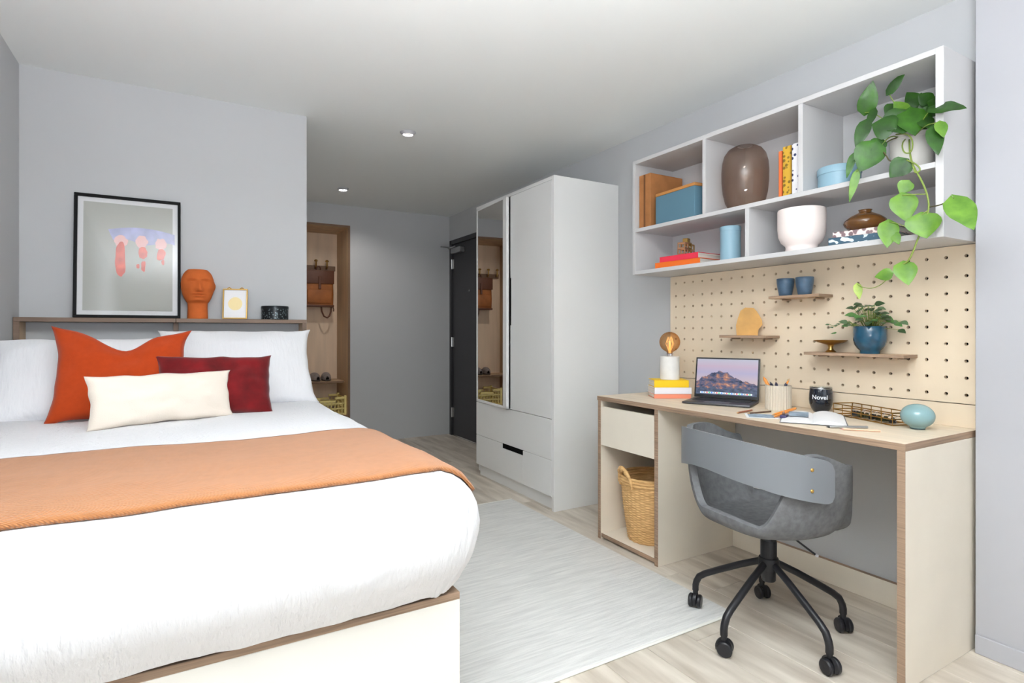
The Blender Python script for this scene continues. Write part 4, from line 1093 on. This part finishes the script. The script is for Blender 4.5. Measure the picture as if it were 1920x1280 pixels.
dkm.build('icon_dock', dockm, ld)
icm = [mat('icon_'+n_, c_, .5, emit=.4) for n_, c_ in (('blue', (90, 140, 220)), ('green', (100, 190, 120)), ('coral', (220, 110, 100)), ('grey', (150, 150, 158)))]
icb = [MB() for _ in icm]
for i in range(20):
    x0 = .034+i*(LW-.068)/20; icb[(i*7) % 4].box(x0+.001, x0+.0095, -.0024, -.0022, .0220, .0282, 0)
for b_, m_ in zip(icb, icm):
    o_ = b_.build('dock_icons', m_, ld); o_['kind'] = 'stuff'

# fluted pencil pot
fl_m = mat('greige_ceramic', (204, 194, 178), .7)
PCX, PCY = 2.262, 1.552
pp = thing('pencil_pot', 'greige fluted pencil pot standing right of the laptop', 'pot', (PCX, PCY, ZD))
def flute(u, v):
    a = 2*pi*u; r_ = .0505+.0030*abs(cos(a*13))**.7
    return (r_*cos(a), r_*sin(a), .106*v)
mbp = MB().grid(flute, 156, 2, wrapu=True).lathe([(.0505, .106), (.045, .106), (.045, .012), (.0, .012)], 40, cap0=False, cap1=False).lathe([(.0, 0), (.052, 0)], 40, cap0=False, cap1=False)
mbp.build('pot_body', fl_m, pp, smooth=40)
orw = mat('orange_lacquer', (236, 150, 62), .4); navy = mat('dark_navy_plastic', (40, 40, 66), .4); wood = mat('pencil_wood', (206, 168, 124), .6)
def stick(name, label, cat, base, tip, r, m, tipm=None, group=None, n=8):
    b_ = Vector(base); t_ = Vector(tip); d_ = t_-b_
    t = thing(name, label, cat, base, group=group)
    q = d_.to_track_quat('Z', 'Y'); t.rotation_euler = q.to_euler(); L_ = d_.length
    MB().lathe([(r*.9, 0), (r, .002), (r, L_*.9), (r*.95, L_*.9+.001)], n, cap1=True).build('barrel', m, t)
    MB().lathe([(r*.95, L_*.9+.0012), (r*.25, L_-.003), (.0004, L_)], n).build('tip', tipm or wood, t)
    return t
PCZ = ZD+.0125
G = 'pens and pencils in the fluted pot'
stick('paintbrush', 'wide orange handled brush leaning left in the fluted pot', 'brush', (PCX+.01, PCY, PCZ), (PCX-.02, PCY+.060, PCZ+.128), .0070, orw, orw, G)
stick('pencil', 'slim orange pencil leaning right in the fluted pot', 'pencil', (PCX-.01, PCY+.01, PCZ), (PCX+.012, PCY-.046, PCZ+.126), .0036, orw, wood, G)
stick('marker', 'dark marker with a grey cap leaning against the pot front', 'pen', (PCX+.015, PCY-.005, PCZ), (PCX-.018, PCY+.028, PCZ+.108), .0062, navy, spg, G)
stick('marker', 'middle dark marker standing upright in the fluted pot', 'pen', (PCX+.0, PCY-.015, PCZ), (PCX-.012, PCY+.004, PCZ+.109), .0060, navy, navy, G)
stick('marker', 'rightmost dark marker in the fluted pot', 'pen', (PCX-.005, PCY-.02, PCZ), (PCX+.008, PCY-.034, PCZ+.110), .0065, navy, navy, G)

# tumbler with printed name
TX, TY = 2.352, 1.414
tb = thing('tumbler', 'glossy dark navy tumbler printed with the white word Novel', 'tumbler', (TX, TY, ZD))
tmat = mat('navy_gloss_lacquer', (14, 24, 38), .08, spec=.6, coat=.6)
tprof = [(.0, 0), (.029, 0), (.031, .004), (.038, .016), (.0445, .034), (.0465, .052), (.0455, .075), (.0425, .100)]
MB().lathe(tprof, 48, cap0=False, cap1=False).build('tumbler_body', tmat, tb, smooth=60)
MB().lathe([(.0425, .1002), (.0435, .103), (.042, .107), (.036, .108), (.034, .105), (.0, .104)], 40, cap0=False, cap1=False).build('lid', M['clear'], tb)
MB().lathe([(.0428, .099), (.0434, .1005), (.0428, .102)], 40, cap0=False, cap1=False).build('steel_rim', M['steel'], tb)
fc = bpy.data.curves.new('word', 'FONT'); fc.body = 'Novel'; fc.size = .0255; fc.align_x = 'CENTER'; fc.align_y = 'CENTER'; fc.offset = .0004
fo = bpy.data.objects.new('word', fc); COL.objects.link(fo)
dg = bpy.context.evaluated_depsgraph_get(); me_ = bpy.data.meshes.new_from_object(fo.evaluated_get(dg))
bpy.data.objects.remove(fo)
bmt = bmesh.new(); bmt.from_mesh(me_)
bmesh.ops.subdivide_edges(bmt, edges=[e for e in bmt.edges if e.calc_length() > .003], cuts=2)
aim = math.atan2(-TY, -TX)-.10
def prad(z):
    for i in range(1, len(tprof)):
        if z <= tprof[i][1]:
            q = (z-tprof[i-1][1])/(tprof[i][1]-tprof[i-1][1]); return tprof[i-1][0]*(1-q)+tprof[i][0]*q
    return tprof[-1][0]
for v_ in bmt.verts:
    z_ = .064+v_.co.y; r_ = prad(z_)+.0005; a_ = aim+v_.co.x/.046
    v_.co = Vector((r_*cos(a_), r_*sin(a_), z_))
bmt.to_mesh(me_); bmt.free(); me_.materials.clear(); me_.materials.append(mat('white_print', (236, 238, 242), .5))
wo = bpy.data.objects.new('printed_word', me_); COL.objects.link(wo); wo.parent = tb; wo['label'] = 'white printed word Novel'

# round teal egg vase
t = thing('egg_vase', 'pale teal glossy egg shaped vase at the right end of the desk', 'vase', (2.235, .995, ZD))
tl = mat('pale_teal_glaze', (128, 160, 163), .22, spec=.5, coat=.3)
ep = [(.0, 0), (.022, 0), (.023, .004)]
for i in range(1, 24):
    a = -pi/2+.42+(pi-.42)*i/24; ep.append((.0515*cos(a), .0455+.0425*sin(a)))
ep += [(.0, .088)]
MB().lathe(ep[:3], 40, cap0=False, cap1=False).build('foot', mat('dark_teal_foot', (40, 66, 74), .4), t)
MB().lathe(ep[2:], 48, cap0=False, cap1=False).build('vase_body', tl, t, smooth=180)

# brass wire tray with odds and ends
tr = thing('wire_tray', 'low brass wire tray holding dark clips on the desk', 'tray', (2.312, 1.190, ZD), R(-110+180))
A_, B_, H_ = .145, .045, .046
wm = M['brassdark']
for z in (.0025, H_*.5, H_): MB().tube([(x_*A_, y_*B_, z) for x_, y_ in ((-1, -1), (1, -1), (1, 1), (-1, 1))], .0022, 6, closed=True).build('wire_ring', wm, tr)
for x_ in (-1, -.66, -.33, 0, .33, .66, 1):
    MB().tube([(x_*A_, -B_, H_), (x_*A_, -B_, .0022), (x_*A_, B_, .0022), (x_*A_, B_, H_)], .0018, 6).build('wire_rib', wm, tr)
crng = random.Random(5)
olive = mat('dark_olive_metal', (58, 58, 36), .4, metal=.5)
for i in range(7):
    x_ = -.10+i*.030; t = thing('binder_clip', ['small dark binder clip at the right end of the wire tray', 'second binder clip from the right end of the wire tray', 'third binder clip from the right end of the wire tray', 'black binder clip in the middle of the wire tray', 'third binder clip from the left end of the wire tray', 'second binder clip from the left end of the wire tray', 'small dark binder clip at the left end of the wire tray'][i], 'clip', (2.312+x_*cos(R(70)), 1.190+x_*sin(R(70)), ZD+.0045), crng.uniform(0, 3), 'binder clips in the wire tray')
    MB().prism([(-.012, 0), (.012, 0), (.003, .018), (-.003, .018)], .022, T=Matrix.Translation((0, -.011, 0))).build('clip_body', olive if i % 3 else keyb, t, smooth=0)
    MB().tube([(-.003, -.006, .016), (-.016, -.004, .024), (-.020, .0, .026), (-.016, .004, .024), (-.003, .006, .016)], .0009, 5).build('wire_handle', M['steel'], t)

# open notebook with orange pencils and sheet
nb_rz = math.atan2(-.85, .53)
nb = thing('notebook', 'open white notebook lying in front of the tumbler', 'notebook', (2.118, 1.305, ZD+.0015), nb_rz)   # local x along near edge to the right, y away
def page(s_, bow):
    def fn(u, v):
        x_ = s_*.108*u; return (x_, -.145+.29*v, .002+bow*sin(pi*min(1, u*1.02))**.7*(1-.4*u))
    return fn
MB().box(-.112, .112, -.148, .148, 0, .0018, .0006).build('cover', mat('grey_cover', (120, 122, 128), .6), nb)
for s_, bw_ in ((1, .017), (-1, .011)):
    mbk = MB(); mbk.grid(page(s_, bw_), 14, 4); mbk.grid(lambda u, v: (s_*.108*u, -.145+.29*v, .0019), 14, 4)
    n_ = 14*4
    for j in (0, 3):
        for i in range(13): mbk.f.append((j*14+i, j*14+i+1, n_+j*14+i+1, n_+j*14+i)); mbk.m.append(0)
    for j in range(3):
        mbk.f.append((j*14+13, (j+1)*14+13, n_+(j+1)*14+13, n_+j*14+13)); mbk.m.append(0)
    mbk.build('page_block', M['paper'], nb, smooth=60)
MB().box(-.085, -.015, -.05, .085, .0135, .0137, 0, T=Matrix.Identity(4)).build('printed_picture', mat('blue_grey_print', (150, 168, 186), .8, var=.3, vscale=(30, 30, 30)), nb)
sh = thing('paper_sheet', 'thin white sheet lying left of the notebook near the desk edge', 'paper', (2.035, 1.440, ZD), R(-48))
MB().box(-.085, .085, -.06, .06, 0, .0010, 0).build('sheet', M['paper'], sh)
MB().box(-.075, .02, -.045, .05, .0011, .0013, 0).build('printed_picture', bpy.data.materials['blue_grey_print'], sh)
stick('pencil', 'orange pencil lying across the white sheet pointing at the laptop', 'pencil', (2.230, 1.452, ZD+.018), (2.045, 1.432, ZD+.0060), .0045, orw, wood, 'orange pencils on the paper sheet')
stick('pencil', 'orange pencil lying on the white sheet pointing at the desk edge', 'pencil', (2.215, 1.440, ZD+.020), (2.005, 1.395, ZD+.0060), .0045, orw, orw, 'orange pencils on the paper sheet')
t = thing('bulldog_clip', 'dark purple clip lying beside the orange pencils', 'clip', (2.045, 1.375, ZD+.0022), R(20))
MB().box(-.03, .03, -.012, .012, 0, .014, .004, seg=2).build('clip_body', mat('dark_purple_plastic', (62, 58, 96), .4), t)
MB().tube([(-.02, 0, .014), (-.03, 0, .024), (-.012, 0, .027), (.0, 0, .014)], .0015, 6).build('wire_handle', M['steel'], t)
stick('pencil', 'short brown pencil lying in front of the laptop', 'pencil', (2.115, 1.575, ZD+.0036), (1.985, 1.553, ZD+.0036), .0036, mat('rosewood_pencil', (150, 92, 66), .5), wood, 'pencils in front of the laptop')
stick('pencil', 'dark pencil crossing the brown one in front of the laptop', 'pencil', (2.150, 1.510, ZD+.0036), (2.010, 1.520, ZD+.0036), .0036, mat('umber_pencil', (96, 72, 56), .5), wood, 'pencils in front of the laptop')
stick('ballpoint_pen', 'grey metal pen with dark tip at the desk front edge', 'pen', (2.085, 1.085, ZD+.005), (1.965, 1.165, ZD+.005), .0046, M['steel'], keyb)
stick('pencil', 'natural wood pencil lying nearest the right front desk corner', 'pencil', (2.050, 1.025, ZD+.0038), (1.975, 1.120, ZD+.0038), .0036, mat('natural_cedar', (214, 176, 150), .5), mat('pink_tip', (226, 170, 160), .6))

# ------------------------------------------------------------------ wicker basket in the pedestal
wick = mat('golden_wicker', (214, 176, 122), .7, var=.2, vscale=(25, 25, 160), var2=(188, 146, 92))
bk = thing('wicker_basket', 'tall golden wicker basket with looped handles in the pedestal', 'basket', (2.078, 2.146, .0325))
def br(z): return .112+.038*min(1, z/.30)+.004*sin(z*9)
bod = MB(); NW = 72; rows = 46
def wv(u, v):
    a = 2*pi*u; z = .292*v; row = v*rows
    r_ = br(z)*(1-.015*(z/.3))+.0028*abs(sin(pi*row))*1.0+.0022*cos(a*18+pi*int(row))
    return (r_*cos(a)*1.0, r_*sin(a)*1.0, z)
bod.grid(wv, NW*2, rows*3, wrapu=True)
bod.lathe([(.0, .001), (.112, .001)], 48, cap0=False, cap1=False)
bod.lathe([(br(.29)-.008, .292), (.108, .012), (.0, .010)], 48, cap0=False, cap1=False)
o_ = bod.build('woven_body', wick, bk, smooth=180); o_['kind'] = 'stuff'
for z in (.296, .310, .324): MB().tube([((br(.29)+.002)*cos(2*pi*i/48), (br(.29)+.002)*sin(2*pi*i/48), z) for i in range(48)], .0075, 8, closed=True).build('rim_coil', wick, bk)
for sa in (R(168), R(-12)):
    hb_ = MB()
    for off in (-.008, .006):
        pts = []
        for i in range(15):
            q = i/14; a = sa+(q-.5)*.78; rr = br(.29)+.004+off*.4+.012*sin(pi*q)
            pts.append((rr*cos(a), rr*sin(a),   .285+.085*sin(pi*q)**.6+off))
        hb_.tube(pts, .0085, 8)
    for q in (.25, .4, .5, .6, .75):
        a = sa+(q-.5)*.78; rr = br(.29)+.004+.012*sin(pi*q); zz =   .285+.085*sin(pi*q)**.6
        hb_.lathe([(.012, -.006), (.014, 0), (.012, .006)], 10, T=Matrix.Translation((rr*cos(a), rr*sin(a), zz)) @ Matrix.Rotation(a+pi/2, 4, 'Z') @ Matrix.Rotation(pi/2, 4, 'Y'))
    hb_.build('handle', wick, bk, smooth=60)

# ------------------------------------------------------------------ office chair
CH = Vector((1.854, 1.311, 0))
ch = thing('desk_chair', 'grey felt bucket desk chair on a black five-legged castor base', 'chair', CH)
shellf = mat('mid_grey_felt', (112, 113, 115), .95, var=.10, vscale=(50, 50, 50), bump=.5, bscale=(260, 260, 260), bdist=.001, spec=.15)
band_m = mat('blue_grey_plastic', (118, 121, 126), .38, spec=.4)
# base
MB().lathe([(.0, .185), (.022, .185), (.025, .190), (.025, .225), (.034, .228), (.036, .240), (.036, .262), (.033, .270), (.028, .272), (.028, .330), (.026, .335), (.0, .335)], 32, cap0=False, cap1=False).build('column', M['blacksteel'], ch)
MB().lathe([(.013, .335), (.013, .40)], 20).build('gas_lift', M['chrome'], ch)
def caster(t, r_, a, swivel, z0):
    cx, cy = r_*cos(a), r_*sin(a)
    o = MB()
    o.lathe([(.010, .052), (.010, .072)], 14, c=(0, 0, 0))
    # hood: half disc over the wheels
    hood = []
    for i in range(13): hood.append((.0275*cos(pi*i/12), .0275+.030*sin(pi*i/12)))
    hood += [(-.026, .014), (-.016, .018), (.016, .018), (.026, .014)]
    o.prism(hood, .012, T=Matrix.Translation((0, -.006, 0)))
    ob = o.build('castor', M['blacksteel'], t); ob.location = (cx, cy, z0); ob.rotation_euler = (0, 0, swivel)
    for s_ in (-1, 1):
        wh = MB().lathe([(.0, -.008), (.012, -.009), (.022, -.008), (.0255, -.004), (.0255, .004), (.022, .008), (.0, .008)], 28, cap0=False, cap1=False, T=Matrix.Translation((-.004, s_*.016, .0262)) @ Matrix.Rotation(pi/2, 4, 'X'))
        wo_ = wh.build('wheel', mat('castor_black', (30, 30, 34), .35) if 'castor_black' not in bpy.data.materials else bpy.data.materials['castor_black'], ob)
angs = [R(40.5+72*i) for i in range(5)]
swv = [R(70), R(30), R(120), R(75), R(60)]
for i, a in enumerate(angs):
    z0 = .0085 if i == 1 else .0
    leg = [(.030, .250), (.10, .216), (.18, .172), (.232, .142), (.255, .124), (.266, .102), (.270, .085), (.270, .066)]
    MB().tube([(r_*cos(a), r_*sin(a), z+z0*(r_/.27)) for r_, z in leg], .0125, 12).build('leg', M['blacksteel'], ch)
    caster(ch, .270, a, swv[i], z0)
# seat shell
def zr(phi):      # rim height over the angle (0 = front, pi = back)
    p = abs(math.atan2(sin(phi), cos(phi)))
    def sst(a, b, x_): q = max(0, min(1, (x_-a)/(b-a))); return q*q*(3-2*q)
    left_ = sin(phi) > 0
    b0, b1 = (125, 165) if left_ else (110, 142)
    wing = sst(R(54), R(66), p)*(.80+.20*sst(R(66), R(105), p))*(1-sst(R(b0), R(b1), p))
    return .452+.015*sst(R(120), R(170), p)+(.730 if left_ else .702)*wing-.452*wing
CHX0 = -.012
def rim_r(phi):
    c_, s_ = cos(phi), sin(phi)
    a_, b_ = (.205 if c_ > 0 else .240), .275
    n_ = 2.7
    return (abs(c_/a_)**n_+abs(s_/b_)**n_)**(-1/n_)
def shell(off):
    def fn(u, v):
        phi = 2*pi*u; zt = zr(phi); zb_ = .405
        rr = rim_r(phi)
        if v < .45:
            q = v/.45; r_ = rr*.72*q; z = zb_+.0+.004*q*q
        else:
            q = (v-.45)/.55; r_ = rr*(.72+.28*sin(q*pi/2)**.9); z = zb_+.004+(zt-zb_-.004)*(1-cos(q*pi/2)) if zt < .5 else zb_+.004+(zt-zb_-.004)*(.35*(1-cos(q*pi/2))+.65*q**1.6)
        k_ = 1-off/max(.05, rr)
        return (CHX0+r_*cos(phi)*k_, r_*sin(phi)*k_, z+off*.9*(1-v*.9))
    return fn
NU, NV = 120, 34
so = MB(); so.grid(shell(0), NU, NV, wrapu=True); n0 = len(so.v); so.grid(shell(.024), NU, NV, wrapu=True)
for i in range(NU):
    i2 = (i+1) % NU; a_ = (NV-1)*NU
    so.f.append((a_+i, a_+i2, n0+a_+i2, n0+a_+i)); so.m.append(0)
sho = so.build('seat_shell', shellf, ch, smooth=60); sho.rotation_euler = (0, 0, R(-8))
MB().lathe([(.0, .380), (.085, .380), (.095, .386), (.095, .404), (.0, .404)], 28, cap0=False, cap1=False).build('seat_plate', M['blacksteel'], ch)
# wrap-around back band
def band(off):
    def fn(u, v):
        phi = R(98)+(R(266)-R(98))*u
        e_ = min(1.0, min(u, 1-u)/.045)
        e_ = sqrt(max(0, 1-(1-e_)**2))
        rr = rim_r(phi)+.010+off
        tt = [.688, .708, .726, .737, .741, .741, .741, .738, .732, .720, .702, .682]
        tb_ = [.548, .567, .582, .599, .612, .614, .610, .603, .594, .578, .562, .548]
        q = u*11; k_ = min(10, int(q)); q -= k_
        zt = tt[k_]*(1-q)+tt[k_+1]*q; zb_ = tb_[k_]*(1-q)+tb_[k_+1]*q; hgt = zt-zb_
        zc_ = zt-hgt/2; z = zc_+(v-.5)*hgt*(.6+.4*e_)
        return (CHX0+rr*cos(phi), rr*sin(phi), z)
    return fn
bb = MB(); NU2, NV2 = 90, 10
bb.grid(band(.0), NU2, NV2); n0 = len(bb.v); bb.grid(band(.009), NU2, NV2)
loop = [i for i in range(NU2)]+[j*NU2+NU2-1 for j in range(1, NV2)]+[(NV2-1)*NU2+i for i in range(NU2-2, -1, -1)]+[j*NU2 for j in range(NV2-2, 0, -1)]
for i in range(len(loop)):
    a_, b_ = loop[i], loop[(i+1) % len(loop)]; bb.f.append((a_, b_, b_+n0, a_+n0)); bb.m.append(0)
bbo = bb.build('back_band', band_m, ch, smooth=50); bbo.rotation_euler = (0, 0, R(-8))
for u_ in (.10, .90):
    for v_ in (.25, .72):
        p = Vector(band(.010)(u_, v_)); dirn = Vector((p.x-CHX0, p.y, 0)).normalized()
        MB().lathe([(.0, .003), (.004, .0025), (.006, 0)], 12, cap0=False, T=Matrix.Rotation(R(-8), 4, 'Z') @ Matrix.Translation(p) @ dirn.to_track_quat('Z', 'Y').to_matrix().to_4x4()).build('screw', M['brass'], ch)
lv = MB().tube([(.02, -.035, .375), (.03, -.045, .372), (.085, -.125, .305)], .0035, 8)
lv.build('height_lever', M['blacksteel'], ch)
MB().lathe([(.0, -.006), (.005, -.004), (.0065, 0), (.005, .004), (.0, .006)], 12, c=(.088, -.129, .302), cap0=False, cap1=False).build('lever_knob', M['white_trim'], ch)
